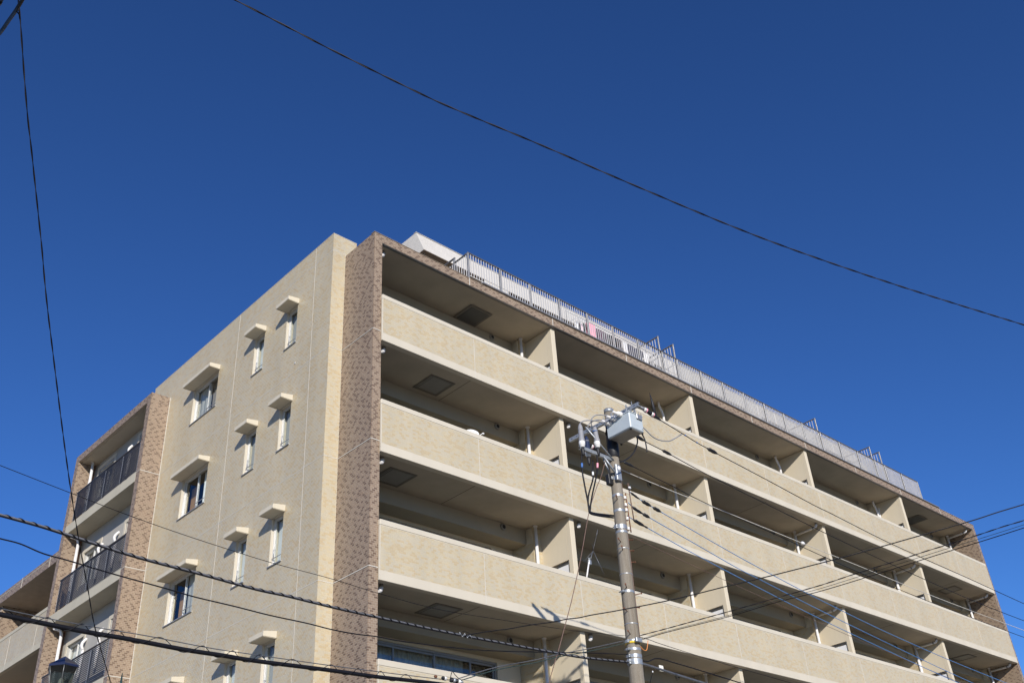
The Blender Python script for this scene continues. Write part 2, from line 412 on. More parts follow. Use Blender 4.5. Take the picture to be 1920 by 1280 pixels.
def rects(u0, u1, z0, z1, holes):
    us = sorted({u0, u1}|{h[0] for h in holes}|{h[1] for h in holes})
    out = []
    for a, b in zip(us[:-1], us[1:]):
        if a < u0 or b > u1: continue
        hs = sorted((h[2], h[3]) for h in holes if h[0] < b-1e-6 and h[1] > a+1e-6)
        z = z0
        for p, q in hs:
            if p > z: out.append((a, b, z, p))
            z = max(z, q)
        if z < z1: out.append((a, b, z, z1))
    out = [(a, b, c, min(d, z1)) for (a, b, c, d) in out if c < z1]
    return out

# ---- west wall with its staggered windows
WIN = []
for k in range(6):
    s = ZF[k]+.95; h = ZF[k]+2.15
    WIN += [('narrow', 2.90, 3.43, s, h, k), ('narrow', 4.56, 5.09, s, h, k), ('wide', 7.10, 8.58, s, h, k)]
WWIN = [(13.98, 15.18, ZF[k]+1.0, ZF[k]+2.13, k) for k in range(5)]+[(10.95, 12.10, ZF[k]+1.0, ZF[k]+2.13, k) for k in range(5)]+[(13.98, 15.18, ZF[5]+1.0, ZF[5]+2.03, 5), (10.95, 12.10, ZF[5]+1.0, ZF[5]+2.03, 5)]
holes = [w_[1:5] for w_ in WIN]
wall = MB()
for (a, b, c, d) in rects(YD, 10.3, 0, ZC, holes): wall.box(C0, C0+.22, a, b, c, d)
wall.box(C0, C0+.22, 10.3, 11.5, 18.0, ZC)
wall.box(C0+.22, .35, YD, YD+.24, 0, ZC)
wall.box(.9, .9+.001, YD+.1, YD+.2, ZT, ZT+.01)
wall = wall.build('west_wall', M['cream_grout'], B)
cream_tiles(wall, C0, 1, -1, YD+.006, 10.235, ZLOW, ZC, holes=holes, uj=[2.14, 6.12], zj=ZF+[18.37])
cream_tiles(wall, C0, 1, -1, 10.235, 11.5, 18.02, ZC, zj=[18.37])
cream_tiles(wall, YD, 0, -1, C0-.004, -.002, ZLOW, ZC, zj=ZF+[18.37])
cream_tiles(wall, YD, 0, -1, 0, .35, ZT+.02, ZC, zj=[18.37])
lw = MB()
for (a, b, c, d) in rects(YD, 10.235, 0, ZLOW, holes): lw.box(C0-.006, C0-.001, a, b, c, d)
lw.box(C0, 0, YD-.006, YD-.001, 0, ZLOW)
split_build(lw, 'lower_tiles', M['cream_wall'], wall)
j = MB()
for y in (2.14, 6.12): j.box(C0-.005, C0+.002, y-.0055, y+.0055, 0, ZC)
for z in ZF+[18.37]:
    j.box(C0-.0048, C0+.002, YD, 10.235, z-.0065, z+.0065); j.box(C0, 0, YD-.0048, YD+.002, z-.0065, z+.0065)
j.box(C0-.012, C0+.002, 10.222, 10.243, 0, 18.0)
split_build(j, 'sealant_joint', M['sealant'], wall)
cp = MB().bbox(C0-.008, C0+.25, YD-.008, 11.51, ZC, ZC+.018, .004); cp.bbox(C0+.251, .36, YD-.008, YD+.26, ZC, ZC+.018, .004)
cp.build('coping', M['cream_paint'], wall)
cl = MB(); cl.lathe((C0-.004, 2.85, 15.6), [(0, .03), (-.01, .028)], 10, (1, 0, 0)); cl.build('anchor_cap', M['alu_light'], wall)

# ---- west windows: frame, panes, blind, grab bar, sill, canopy
def win_meshes(wd, ht, wide):
    X = .10                                     # glass plane behind the wall face
    fr = MB(); t = .035
    fr.box(X-.03, X+.05, 0, t, 0, ht); fr.box(X-.03, X+.05, wd-t, wd, 0, ht)
    fr.box(X-.029, X+.049, t, wd-t, 0, t); fr.box(X-.029, X+.049, t, wd-t, ht-t, ht)
    rev = MB().box(-.002, X-.03, wd-.004, wd+.0, 0, ht); rev2 = MB().box(-.002, X-.03, 0, .004, 0, ht)
    sill = MB().bbox(-.035, X-.028, -.03, wd+.03, -.022, .006, .005)
    out = [('frame', fr, 'alu_light'), ('reveal', rev, 'cream_paint'), ('reveal', rev2, 'cream_paint'), ('sill', sill, 'alu')]
    def sash(y0, y1, dx, nm='sash'):
        s = MB(); q = .032
        s.box(X+dx-.012, X+dx+.012, y0, y0+q, t, ht-t); s.box(X+dx-.012, X+dx+.012, y1-q, y1, t, ht-t)
        s.box(X+dx-.0115, X+dx+.0115, y0+q, y1-q, t, t+q*1.3); s.box(X+dx-.0115, X+dx+.0115, y0+q, y1-q, ht-t-q, ht-t)
        g = MB().box(X+dx-.003, X+dx+.003, y0+q, y1-q, t+q*1.3, ht-t-q)
        return [(nm, s, 'alu_light'), ('pane', g, 'glass_side')]
    if wide:
        mid = wd*.46
        out += sash(t, mid+.02, 0); out += sash(mid-.02, wd-t, .028)
        out.append(('grab_bar', MB().tube([(X-.05, t+.03, .20), (X-.05, mid, .20)], .011, 6), 'alu'))
    else:
        out += sash(t, wd-t, 0)
        gb = MB().tube([(X-.05, t, .20), (X-.05, wd-t, .20)], .010, 6); gb.tube([(X-.05, wd-t-.06, .20), (X-.05, wd-t-.06, .42), (X-.02, wd-t-.06, .42)], .008, 6)
        out.append(('grab_bar', gb, 'alu'))
    return out
def wavy(u0, u1, z0, z1, at, ax, amp=.025, pitch=.13, seed=0):
    n = max(8, int((u1-u0)/.015)); b = MB(); V = []; r = random.Random(seed); ph = r.random()*6
    for i in range(n+1):
        u = u0+(u1-u0)*i/n; d = at+amp*math.sin(2*math.pi*u/pitch+ph+.8*math.sin(u*5+ph))
        for z in (z0, z1): V.append((u, d, z) if ax == 0 else (d, u, z))
    return b.add(V, [(2*i, 2*i+2, 2*i+3, 2*i+1) for i in range(n)], True)
WM = {}
for kd, wd in (('narrow', .53), ('wide', 1.48)):
    WM[kd] = [(nm, b.mesh(nm, M[mt])) for nm, b, mt in win_meshes(wd, 1.2, kd == 'wide')]
CAN = {}
for kd, wd in (('narrow', .62), ('wide', 1.63)):
    b = MB()
    z1 = .155; P = [(0, 0, 0), (-.336, 0, 0), (-.336, 0, .105), (0, 0, z1)]
    b.prism([(p[0], 0, p[2]) for p in P], (0, wd, 0))
    b.box(-.325, -.310, .012, wd-.012, -.012, 0); b.box(-.309, -.01, .012, .026, -.012, 0); b.box(-.309, -.01, wd-.026, wd-.012, -.012, 0)
    CAN[kd] = b.mesh('window_canopy', M['canopy_paint'])
inner = {'narrow': ['blind', 'curtain', 'blind', 'curtain', 'blind', 'curtain'], 'wide': ['timber', 'curtain', 'curtain', 'curtain', 'timber', 'curtain']}
for i, (kd, y0, y1, z0, z1, k) in enumerate(WIN):
    W_ = empty('window', (C0, y0, z0), B)
    for nm, me in WM[kd]: link(nm, me, W_)
    wd = y1-y0
    ky = inner[kd][k] if kd == 'wide' else ['blind', 'blind', 'curtain', 'blind', 'curtain', 'curtain'][(k+i) % 6]
    if kd == 'wide':
        half = wd*.48
        if k == 5: wavy(half, wd-.03, .02, 1.18, .20, 1, .01, .2, i).build('curtain', M['curtain'], W_); wavy(.02, half, .02, 1.18, .26, 1, .02, .12, i+9).build('curtain', M['curtain_dark'], W_)
        elif k == 4: MB().box(.30, .32, wd*.72, wd-.03, .02, 1.0).build('door_leaf', M['timber'], W_); wavy(.05, half*.8, .02, 1.18, .24, 1, .02, .12, i).build('curtain', M['blind'], W_)
        elif k == 3: MB().box(.30, .32, wd*.70, wd-.12, .02, .95).build('door_leaf', M['timber'], W_); wavy(.02, half, .02, 1.18, .20, 1, .008, .2, i).build('curtain', M['curtain'], W_)
        else: wavy(.03, wd-.03, .02, 1.18, .22, 1, .02, .14, i).build('curtain', M['curtain'], W_)
    else:
        MB().box(.20, .21, .03, wd-.03, .03, 1.17).build('blind', M['blind'] if ky == 'blind' else M['curtain'], W_)
    link('window_canopy', CAN[kd], B, loc=(C0-.008, y0-.06, z1+.005))

# ---- near-black core added to block light behind the windows, roof
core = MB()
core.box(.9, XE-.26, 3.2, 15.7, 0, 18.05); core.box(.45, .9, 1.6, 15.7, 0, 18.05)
core.build('light_block_core', M['dark'], B)
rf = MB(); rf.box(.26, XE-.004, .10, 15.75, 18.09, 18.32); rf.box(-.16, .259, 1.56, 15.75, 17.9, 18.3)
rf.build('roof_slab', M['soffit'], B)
ew = MB().box(XE-.25, XE, YD+.71, 15.7, 0, ZT); ew.build('east_wall', M['cream_wall'], B)

# ---- brown portal frame: left pier, roof beam, right pier
pier = MB().box(.006, .25, .006, YD-.008, 0, 18.08).build('pier', M['brown_grout'], B)
brown_tiles(pier, .006, 1, -1, 0, YD-.006, ZLOW, 18.08, zj=ZF)
brown_tiles(pier, .006, 0, -1, 0, .25, ZLOW, 18.08, zj=ZF)
split_build(MB().box(0, .005, 0, YD-.006, 0, ZLOW).box(.0055, .25, 0, .005, 0, ZLOW), 'lower_tiles', M['brown_wall'], pier)
j = MB()
for z in ZF:
    j.box(-.0045, .004, -.0045, YD-.006, z-.008, z+.008); j.box(.0045, .252, -.0045, .008, z-.008, z+.008)
split_build(j, 'sealant_joint', M['sealant'], pier)
rb = MB().box(.006, XE, .006, .10, 18.083, ZT-.006)
rb.box(.006, .25, .10, YD-.008, 18.083, ZT-.006)
rb = rb.build('roof_beam', M['brown_grout'], B)
brown_tiles(rb, .006, 0, -1, 0, XE, 18.08, ZT, uj=JT)
brown_tiles(rb, .006, 1, -1, 0, YD-.006, 18.08, ZT)
j = MB()
for x in JT: j.box(x-.011, x+.011, -.0045, .004, 18.08, ZT)
split_build(j, 'sealant_joint', M['sealant'], rb)
MB().bbox(-.012, XE+.012, -.012, .14, ZT, ZT+.012, .004).build('coping', M['brown_grout'], rb)
MB().box(.25, XR, .02, .10, 18.066, 18.0825).build('drip_strip', M['rail_dark'], rb)
rp = MB().box(XR+.006, XE, .006, YD+.7, 0, 18.08).build('pier', M['brown_grout'], B)
brown_tiles(rp, XR+.006, 1, -1, 0, YD+.7, ZLOW, 18.08, zj=[])
brown_tiles(rp, .006, 0, -1, XR, XE, ZLOW, 18.08, zj=ZF)
split_build(MB().box(XR, XR+.005, 0, YD+.7, 0, ZLOW).box(XR+.0055, XE, 0, .005, 0, ZLOW), 'lower_tiles', M['brown_wall'], rp)

# ---- balconies
YP = -.055                                     # parapet face
for k in range(6):
    z = ZF[k]
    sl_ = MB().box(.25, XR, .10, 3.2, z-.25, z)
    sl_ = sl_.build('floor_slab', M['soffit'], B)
    g = MB()
    for x in JT[::2] if k < 6 else []: g.box(x-.006, x+.006, .11, 1.45, z-.2525, z-.2505)
    g.box(.25, XR, .125, .135, z-.2525, z-.2508)
    g.build('soffit_joint', M['dark'], sl_)
    pb = MB().box(.25, XR, YP+.006, .10, z-.27, z+.955)
    pb = pb.build('balcony_parapet', M['cream_grout'] if k > 1 else M['cream_wall'], B)
    lb = MB().bbox(.245, XR, YP, YP+.05, z-.28, z-.06, .006); lb.box(.245, XR, YP+.05, .102, z-.28, z-.2702)
    lb.build('lower_band', M['cream_paint'], pb)
    MB().bbox(.235, XR-.002, YP-.006, .115, z+.955, z+1.087, .012).build('coping', M['cream_paint'], pb)
    MB().bbox(.235, .262, YP-.004, -.004, z-.28, z+.954, .004).build('end_cap', M['cream_paint'], pb)
    if k > 1: cream_tiles(pb, YP+.006, 0, -1, .266, XR, z-.06, z+.945, uj=JT)
    j = MB()
    for x in JT: j.box(x-.0065, x+.0065, YP-.0015, YP+.01, z-.27, z+.95)
    split_build(j, 'sealant_joint', M['sealant'], pb)
# back walls, beams, pillars, glazing
def glazing(width, top, nz):
    """four door-height sliding panels in a wall opening, origin at its left bottom"""
    xs = [0, width*.27, width*.545, width*.80, width]
    xs = [0, .62*width/4.38*1.0+.85, 2.72, 3.85, width]
    parts = []
    fr = MB(); t = .05
    fr.box(0, width, -.04, .06, 0, .04); fr.box(0, width, -.04, .06, top-t, top); fr.box(0, t, -.039, .059, .04, top-t); fr.box(width-t, width, -.039, .059, .04, top-t)
    parts.append(('frame', fr, 'rail'))
    for i in range(4):
        a, b = max(xs[i], t*.9)-.02*(i > 0), min(xs[i+1], width-t*.9)+.02*(i < 3); dy = .02*(i % 2)
        s = MB(); q = .05
        s.box(a, a+q, dy-.015, dy+.012, .04, top-t); s.box(b-q, b, dy-.015, dy+.012, .04, top-t); s.box(a+q, b-q, dy-.0145, dy+.0115, .04, .04+q*1.6); s.box(a+q, b-q, dy-.0145, dy+.0115, top-t-q, top-t)
        parts.append(('sash', s, 'rail'))
        parts.append(('pane', MB().box(a+q, b-q, dy-.004, dy+.004, .04+q*1.6, top-t-q), 'glass'))
    return parts
GL = {}
for bi in range(5):
    s, e = BS[bi], BE[bi]
    gx0 = s+.45; gx1 = s+5.13 if bi == 0 else e-1.10
    wdt = gx1-gx0
    key = round(wdt, 2)
    if key not in GL: GL[key] = [(nm, b.mesh(nm, M[mt])) for nm, b, mt in glazing(wdt, 2.24, 4)]
    for k in range(6):
        z = ZF[k]; zs = z+2.75
        if k < 1: continue
        bw = MB()
        pr = .31                                # pillar width
        bw.box(s, gx0, 2.0, 2.2, z, zs); bw.box(gx1, e-pr, 2.0, 2.2, z, zs); bw.box(gx0, gx1, 2.0, 2.2, z+2.24, zs)
        bw.build('back_wall', M['fin_paint'], B)
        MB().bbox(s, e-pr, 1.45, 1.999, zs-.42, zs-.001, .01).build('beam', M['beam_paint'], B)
        pl = MB().box(e-pr+.006, e-.002, 1.206, 2.2, z, zs).build('pillar', M['cream_grout'], B)
        if k >= 2 and bi < 4 or k >= 3:
            cream_tiles(pl, 1.206, 0, -1, e-pr, e-.002, z, zs); cream_tiles(pl, e-pr+.006, 1, -1, 1.2, 1.99, z, zs-.42 if True else zs)
        G_ = empty('window', (gx0, 2.08, z), B)
        for nm, me in GL[key]: link(nm, me, G_)
        r = random.Random(bi*10+k)
        if k in (2, 3) or r.random() < .7:
            wavy(.06, wdt*.8, .05, 2.2, .16, 0, .022, .14, bi*7+k).build('curtain', M['curtain'], G_)
            wavy(wdt*.8, wdt-.05, .05, 2.2, .30, 0, .03, .2, bi*7+k).build('curtain', M['curtain_dark'], G_)
        else:
            wavy(.06, wdt-.05, .05, 2.2, .25, 0, .03, .18, bi*7+k).build('curtain', M['curtain_dark'], G_)
# partition walls between flats, with their escape panel
PW = MB(); F0, F1 = .12, 2.0; NH = (.27, .98, 0, 1.6)
for (a, b, c, d) in rects(F0, F1, 0, 2.749, [NH]):
    if b <= NH[0]+1e-6: PW.bbox(0, .17, a, b, c, d, .008)
    else: PW.box(0, .17, a, b, c, d)
PWm = PW.mesh('partition_wall', M['fin_paint'])
pf = MB(); pf.box(.02, .11, .27, .31, 0, 1.6); pf.box(.06, .11, .94, .98, 0, 1.6); pf.box(.061, .109, .31, .94, 1.55, 1.6)
pp = MB().box(.03, .04, .31, .94, .08, 1.50)
PF = pf.mesh('frame', M['rail']); PP = pp.mesh('escape_panel', M['white_plastic'])
for x in FIN:
    for k in range(1, 6):
        o = link('partition_wall', PWm, B, loc=(x, 0, ZF[k])); link('panel_frame', PF, o)
        q = link('escape_panel', PP, o)
# escape hatches in the soffits
def hatch(x, y, z, s=.80, open_=True):
    b = MB(); t = .07
    b.box(x, x+s, y, y+t, z-.012, z-.001); b.box(x, x+s, y+s-t, y+s, z-.012, z-.001); b.box(x, x+t, y+t, y+s-t, z-.012, z-.001); b.box(x+s-t, x+s, y+t, y+s-t, z-.012, z-.001)
    h = b.build('escape_hatch', M['rim_shade'], B)
    MB().box(x+t, x+s-t, y+t, y+s-t, z-.006, z-.0015).build('lid', M['grey_pipe'] if open_ else M['lid'], h)
    MB().box(x+t+.04, x+t+.05, y+t, y+s-t, z-.009, z-.0062).build('lid_seam', M['dark'], h)
for (x, y, z) in [(3.85, .66, 18.066), (29.6, .62, 18.066)]: hatch(x, y, z+.001, .82, False)
for k, (x, x2) in {5: (2.22, 30.75), 4: (.93, 30.0), 3: (2.22, 30.75), 2: (.93, 30.0)}.items():
    for xx in (x, x2): hatch(xx, .5, ZF[k]-.251, .80, k % 2 == 1 or True)
# round vent caps on the beams
vm = MB().lathe((0, 0, 0), [(0, .095), (.03, .095), (.045, .078), (.047, .055)], 20, (0, -1, 0))
vi = MB().lathe((0, -.048, 0), [(0, .055), (.003, .05)], 20, (0, -1, 0))
for q in range(3): vi.box(-.05, .05, -.053, -.051, -.028+.024*q, -.022+.024*q)
VM = vm.mesh('vent_cap', M['grey_pipe']); VI = vi.mesh('grille', M['black'])
for bi in range(5):
    for k in range(1, 6):
        o = link('vent_cap', VM, B, loc=((BE[bi]-1.15), 1.45, ZF[k]+2.75-.12)); link('grille', VI, o)
# drain pipes
def bend(p0, p1, p2, n=5):
    p0, p1, p2 = Vector(p0), Vector(p1), Vector(p2)
    return [p0*(1-t)**2+p1*2*t*(1-t)+p2*t*t for t in [i/n for i in range(n+1)]]
sp = MB().tube([(0, 0, 0), (0, 0, 2.749)], .045, 14); SPm = sp.mesh('drain_pipe', M['white_pipe'])
co = MB().lathe((0, 0, 2.71), [(0, .05), (.005, .062), (.036, .062)], 16); co.lathe((0, 0, 1.35), [(0, .05), (.01, .053), (.06, .053), (.07, .05)], 16); CO = co.mesh('collar', M['white_pipe'])
hp = MB().tube([(0, -.05, 2.60), (0, -.80, 2.615)]+bend((0, -.80, 2.615), (0, -.92, 2.617), (0, -.92, 2.745), 6)[1:], .042, 12)
HP = hp.mesh('branch_pipe', M['white_pipe'])
hc = MB().lathe((0, -.74, 2.613), [(0, .047), (.05, .047)], 14, (0, -1, 0)); hc.lathe((0, -.92, 2.70), [(0, .05), (.045, .05)], 14); HC = hc.mesh('bracket', M['grey_pipe'])
jp = MB().tube([(-.16, 0, 2.748), (-.16, 0, 2.70)]+bend((-.16, 0, 2.70), (-.16, 0, 2.60), (-.05, 0, 2.45), 5)+[(0, 0, 2.30), (0, 0, 0)], .043, 12); JP = jp.mesh('drain_pipe', M['white_pipe'])
for bi in range(5):
    for k in range(1, 6):
        e = BE[bi]; x = e-.29; y = 1.10
        if k == 5 and bi in (1, 2, 3):
            o = link('drain_pipe', JP, B, loc=(x+.02, y, ZF[k]))
            if bi == 3:
                o2 = link('drain_pipe', JP, B, loc=(x+.20, y+.02, ZF[k])); o2.scale = (-1, 1, 1)
            continue
        o = link('drain_pipe', SPm, B, loc=(x, y, ZF[k])); link('collar', CO, o)
        if bi == 4 or (bi in (2, 3) and k < 5):
            o3 = link('branch_pipe', HP, o); o4 = link('bracket', HC, o)
        if bi in (3, 4):
            o2 = link('drain_pipe', SPm, B, loc=(x+.13, y+.04, ZF[k])); link('collar', CO, o2)
# short overflow elbows at the head of the balconies
ob = MB().tube([(0, 0, 0), (0, 0, -.06)]+bend((0, 0, -.06), (0, 0, -.12), (-.05, -.03, -.15), 5)+[(-.09, -.05, -.17)], [.048]*2+[.052]*6+[.034], 14)
OB = ob.mesh('overflow_elbow', M['white_pipe'])
oc = MB().lathe((0, 0, 0), [(0, .056), (-.05, .056)], 14); OC = oc.mesh('socket', M['grey_pipe'])
for k in range(1, 6):
    for x in (.50, 6.98): 
        if k == 5 and x > 1: pass
        o = link('overflow_elbow', OB, B, loc=(x, .24, ZF[k]-.25)); link('socket', OC, o)
o = link('overflow_elbow', OB, B, loc=(.50, .3, 18.08)); link('socket', OC, o)
MB().tube([(33.9, .3, 0), (33.9, .3, 15.6)], .03, 8).build('drain_pipe', M['white_pipe'], B)

# ---- roof terrace railing
RY = .03; R0, R1 = 3.24, 29.0; RB, RT_ = ZT+.055, 19.22
RR = empty('roof_railing', (0, 0, 0), B)
MB().bbox(R0-.02, R1+.02, RY-.025, RY+.03, RT_, RT_+.04, .008).build('top_rail', M['rail_dark'], RR)
MB().bbox(3.68, 30.4, RY-.085, RY+.0, ZT+.018, ZT+.055, .006).build('bottom_plate', M['alu'], RR)
MB().tube([(R0, RY, RB+.06), (R1, RY, RB+.06)], .014, 6).build('bottom_rail', M['rail'], RR)
posts = [3.24, 4.45, 5.65, 6.88, 8.10, 9.31, 10.52, 11.75, 12.55, 13.8, 15.05, 16.3, 17.55, 18.8, 20.05, 21.3, 22.67, 24.04, 25.41, 26.2, 27.6, 29.0]
pm = MB().bbox(-.024, .024, -.03, .03, ZT+.012, RT_, .005).mesh('railing_post', M['rail'])
for x in posts: link('railing_post', pm, RR, loc=(x, RY, 0))
bm_ = MB().box(-.0075, .0075, -.010, .010, RB+.06, RT_).mesh('baluster', M['baluster'])
x = R0+.1; nb = 0
while x < R1-.03:
    if min(abs(x-p) for p in posts) > .04: link('baluster', bm_, RR, loc=(x, RY, 0)); nb += 1
    x += .0985
# side return at the west end, low then higher
MB().bbox(R0-.025, R0+.025, RY+.04, .66, RT_-.01, RT_+.03, .008).build('top_rail', M['rail_dark'], RR)
MB().bbox(R0-.025, R0+.025, .58, 1.6, RT_+.15, RT_+.20, .01).build('top_rail', M['rail_dark'], RR)
for y in (.62, 1.15): MB().bbox(R0-.024, R0+.024, y-.025, y+.025, ZT, RT_+.15, .005).build('railing_post', M['rail'], RR)
y = .12
while y < 1.5:
    link('baluster', bm_, RR, loc=(R0, y, 0)); y += .0985
# tall terrace dividers standing across the railing
dvm = MB(); dvm.bbox(-.022, .022, 0, .05, 0, 1.52, .005); DP = dvm.mesh('divider_post', M['rail'])
DB = MB().box(-.0075, .0075, -.009, .009, .08, 1.49).mesh('baluster', M['baluster'])
for x in (11.75, 12.55, 21.3, 25.41, 26.2):
    D = empty('terrace_divider', (x, RY+.035, ZT+.012), B)
    link('divider_post', DP, D); link('divider_post', DP, D, loc=(0, 1.15, 0))
    MB().bbox(-.025, .025, -.01, 2.3, 1.50, 1.54, .008).build('top_rail', M['rail_dark'], D)
    MB().tube([(0, 0, .75), (0, 2.3, .75)], .012, 6).build('middle_rail', M['rail'], D)
    MB().tube([(0, 0, .10), (0, 2.3, .10)], .012, 6).build('bottom_rail', M['rail'], D)
    for q in range(1, 20): link('baluster', DB, D, loc=(0, .05+q*.11, 0))
# frosted screens tied behind the balusters
xs = 12.62; r = random.Random(3)
while xs < 28.9:
    wd = 1.0+r.random()*.35; wd = min(wd, 28.97-xs); h = .68+r.random()*.10
    b = MB(); n = 8; V = []
    for i in range(n+1):
        dy = .008*math.sin(i*1.3+xs)
        for zz in (ZT+.10, ZT+.10+h): V.append((xs+wd*i/n, RY+.035+dy, zz))
    b.add(V, [(2*i, 2*i+2, 2*i+3, 2*i+1) for i in range(n)], True)
    sc = b.build('privacy_screen', M['frosted'], B)
    c = MB()
    for i in range(3):
        xx = xs+wd*(.15+.35*i); c.lathe((xx, RY+.03, RT_-.02), [(0, .006), (.03, .022), (.05, .02), (.062, .004)], 8)
    c.build('tie', M['white_plastic'], sc)
    xs += wd+.02

# ---- set-back top storey with sloping cladding
px0, px1, py0, py1, pz0, pz1 = 3.66, 30.0, 2.5, 3.0, 21.12, 22.15
ph = MB()
A = [(px0, py0, pz0), (px1, py0, pz0), (px1, py1, pz1), (px0+.09, py1, pz1)]
ph.poly(A)
ph.poly([(px0, 9, pz0), (px0, py0, pz0), (px0+.09, py1, pz1), (px0+.09, 9, pz1)])
ph.poly([(px0+.09, py1, pz1), (px1, py1, pz1), (px1, 9, pz1), (px0+.09, 9, pz1)])
ph.poly([(px1, py0, pz0), (px1, 9, pz0), (px1, 9, pz1), (px1, py1, pz1)])
ph = ph.build('top_storey', M['ph_wall'], B)
MB().bbox(px0+.07, px1, py1-.03, py1+.1, pz1, pz1+.02, .006).build('coping', M['alu_light'], ph)
MB().box(px0, px1, py0+.001, 9, pz0-.02, pz0-.001).build('soffit', M['brown_soffit'], ph)
MB().box(px0+.3, px1, 5.2, 5.3, ZT, pz0-.02).box(px0+.3, px0+.4, 5.3, 9, ZT, pz0-.02).build('terrace_wall', M['ph_wall'], ph)
for (a, b) in ((6.18, 7.24), (10.7, 11.7), (15.2, 17.0), (20.5, 21.6), (25.0, 26.4), (28.6, 30.0)):
    MB().box(a, b, py0+.002, 5.2, ZT, pz0-.021).build('terrace_wall', M['ph_wall'], ph)
for (a, b) in ((4.3, 5.9), (7.5, 10.4), (12.0, 14.9), (17.4, 20.2), (21.9, 24.7)):
    w1 = MB().box(a, b, 5.14, 5.2, ZT+.05, pz0-.15).build('shutter', M['brown_panel'], ph)
MB().box(px0+.12, px0+.15, 2.62, 8, pz0-.03, pz0-.0205).build('soffit_trim', M['rail_dark'], ph)

# ---- projecting west balconies (wing)
WX = -1.0; WY0, WY1 = 10.24, 15.81; WZT = 18.0
p1 = MB().box(WX+.006, C0-.001, WY0+.006, WY0+.26, 0, 17.73).build('pier', M['brown_grout'], B)
brown_tiles(p1, WY0+.006, 0, -1, WX, C0-.014, ZLOW, 17.73, zj=ZF)
brown_tiles(p1, WX+.006, 1, -1, WY0, WY0+.26, ZLOW, 17.73, zj=ZF)
p2 = MB().box(WX+.006, C0-.001, WY1-.26, WY1, 0, 17.73).build('pier', M['brown_grout'], B)
brown_tiles(p2, WY1-.26, 0, -1, WX, C0, ZLOW, 17.73, zj=ZF)
brown_tiles(p2, WX+.006, 1, -1, WY1-.26, WY1, ZLOW, 17.73, zj=ZF)
j = MB()
for z in ZF: j.box(WX-.0045, C0, WY0-.0045, WY0+.007, z-.008, z+.008); j.box(WX-.0045, WX+.007, WY0+.007, WY0+.26, z-.008, z+.008)
split_build(j, 'sealant_joint', M['sealant'], p1)
rb2 = MB().box(WX+.006, C0, WY0+.006, WY1, 17.733, WZT-.004).build('roof_beam', M['brown_grout'], B)
brown_tiles(rb2, WX+.006, 1, -1, WY0, WY1, 17.73, WZT); brown_tiles(rb2, WY0+.006, 0, -1, WX, C0-.014, 17.73, WZT)
MB().box(WX+.12, C0, WY0+.3, WY1-.27, 17.722, 17.7325).build('soffit_panel', M['soffit'], rb2)
hl = [w_[:4] for w_ in WWIN]
wb = MB()
for (a, b, c, d) in rects(10.3, WY1, 0, 17.73, hl): wb.box(C0, C0+.2, a, b, c, d)
wb.build('wing_wall', M['wing_wall'], B)
wfr = MB(); wfr.box(.06, .13, 0, .04, 0, 1.13); wfr.box(.06, .13, 1.16, 1.2, 0, 1.13); wfr.box(.061, .129, .04, 1.16, 0, .04); wfr.box(.061, .129, .04, 1.16, 1.09, 1.13); wfr.box(.07, .12, .58, .62, .04, 1.09)
WFm = wfr.mesh('frame', M['alu_light']); WPm = MB().box(.095, .10, .04, .58, .04, 1.09).mesh('pane', M['glass_side']); WPm2 = MB().box(.105, .11, .62, 1.16, .04, 1.09).mesh('pane', M['glass_side'])
trm = MB(); trm.box(-.02, .0, -.12, -.001, -.1, 1.25); trm.box(-.02, 0, 1.2, 1.32, -.1, 1.25); trm.box(-.0201, 0, 0, 1.2, 1.131, 1.25); TRm = trm.mesh('surround', M['cream_paint'])
acm = MB().tube(bend((-.06, 0, .22), (-.16, 0, .34), (-.10, 0, .44), 6)+bend((-.10, 0, .44), (-.03, 0, .55), (0.0, .0, .56), 5)[1:], [.045]*12, 10)
acm.tube([(-.06, 0, .22), (-.09, 0, -.6)], .045, 10)
ACm = acm.mesh('duct', M['white_pipe'])
for (a, b, c, d, k) in WWIN:
    o = empty('window', (C0, a, c), B); link('frame', WFm, o); link('pane', WPm, o); link('pane', WPm2, o); link('surround', TRm, o)
    MB().box(.2, .21, .02, 1.18, .02, 1.11).build('curtain', M['blind'] if k % 2 else M['curtain'], o)
    if k in (2, 3, 4): link('duct', ACm, B, loc=(C0, a-.24 if a > 12 else a+1.65, ZF[k]+1.42))
slm = MB().box(-.022, .0, 0, 4.62, -.012, .012).mesh('slat', M['alu_dark'])
rpm = MB().bbox(.004, .04, -.02, .02, 0, 1.02, .004).mesh('railing_post', M['rail'])
clip = MB()
for q in range(17): clip.box(-.026, .004, -.012, .012, .075+.0565*q-.016, .075+.0565*q+.016)
clip_m = clip.mesh('slat_clip', M['alu'])
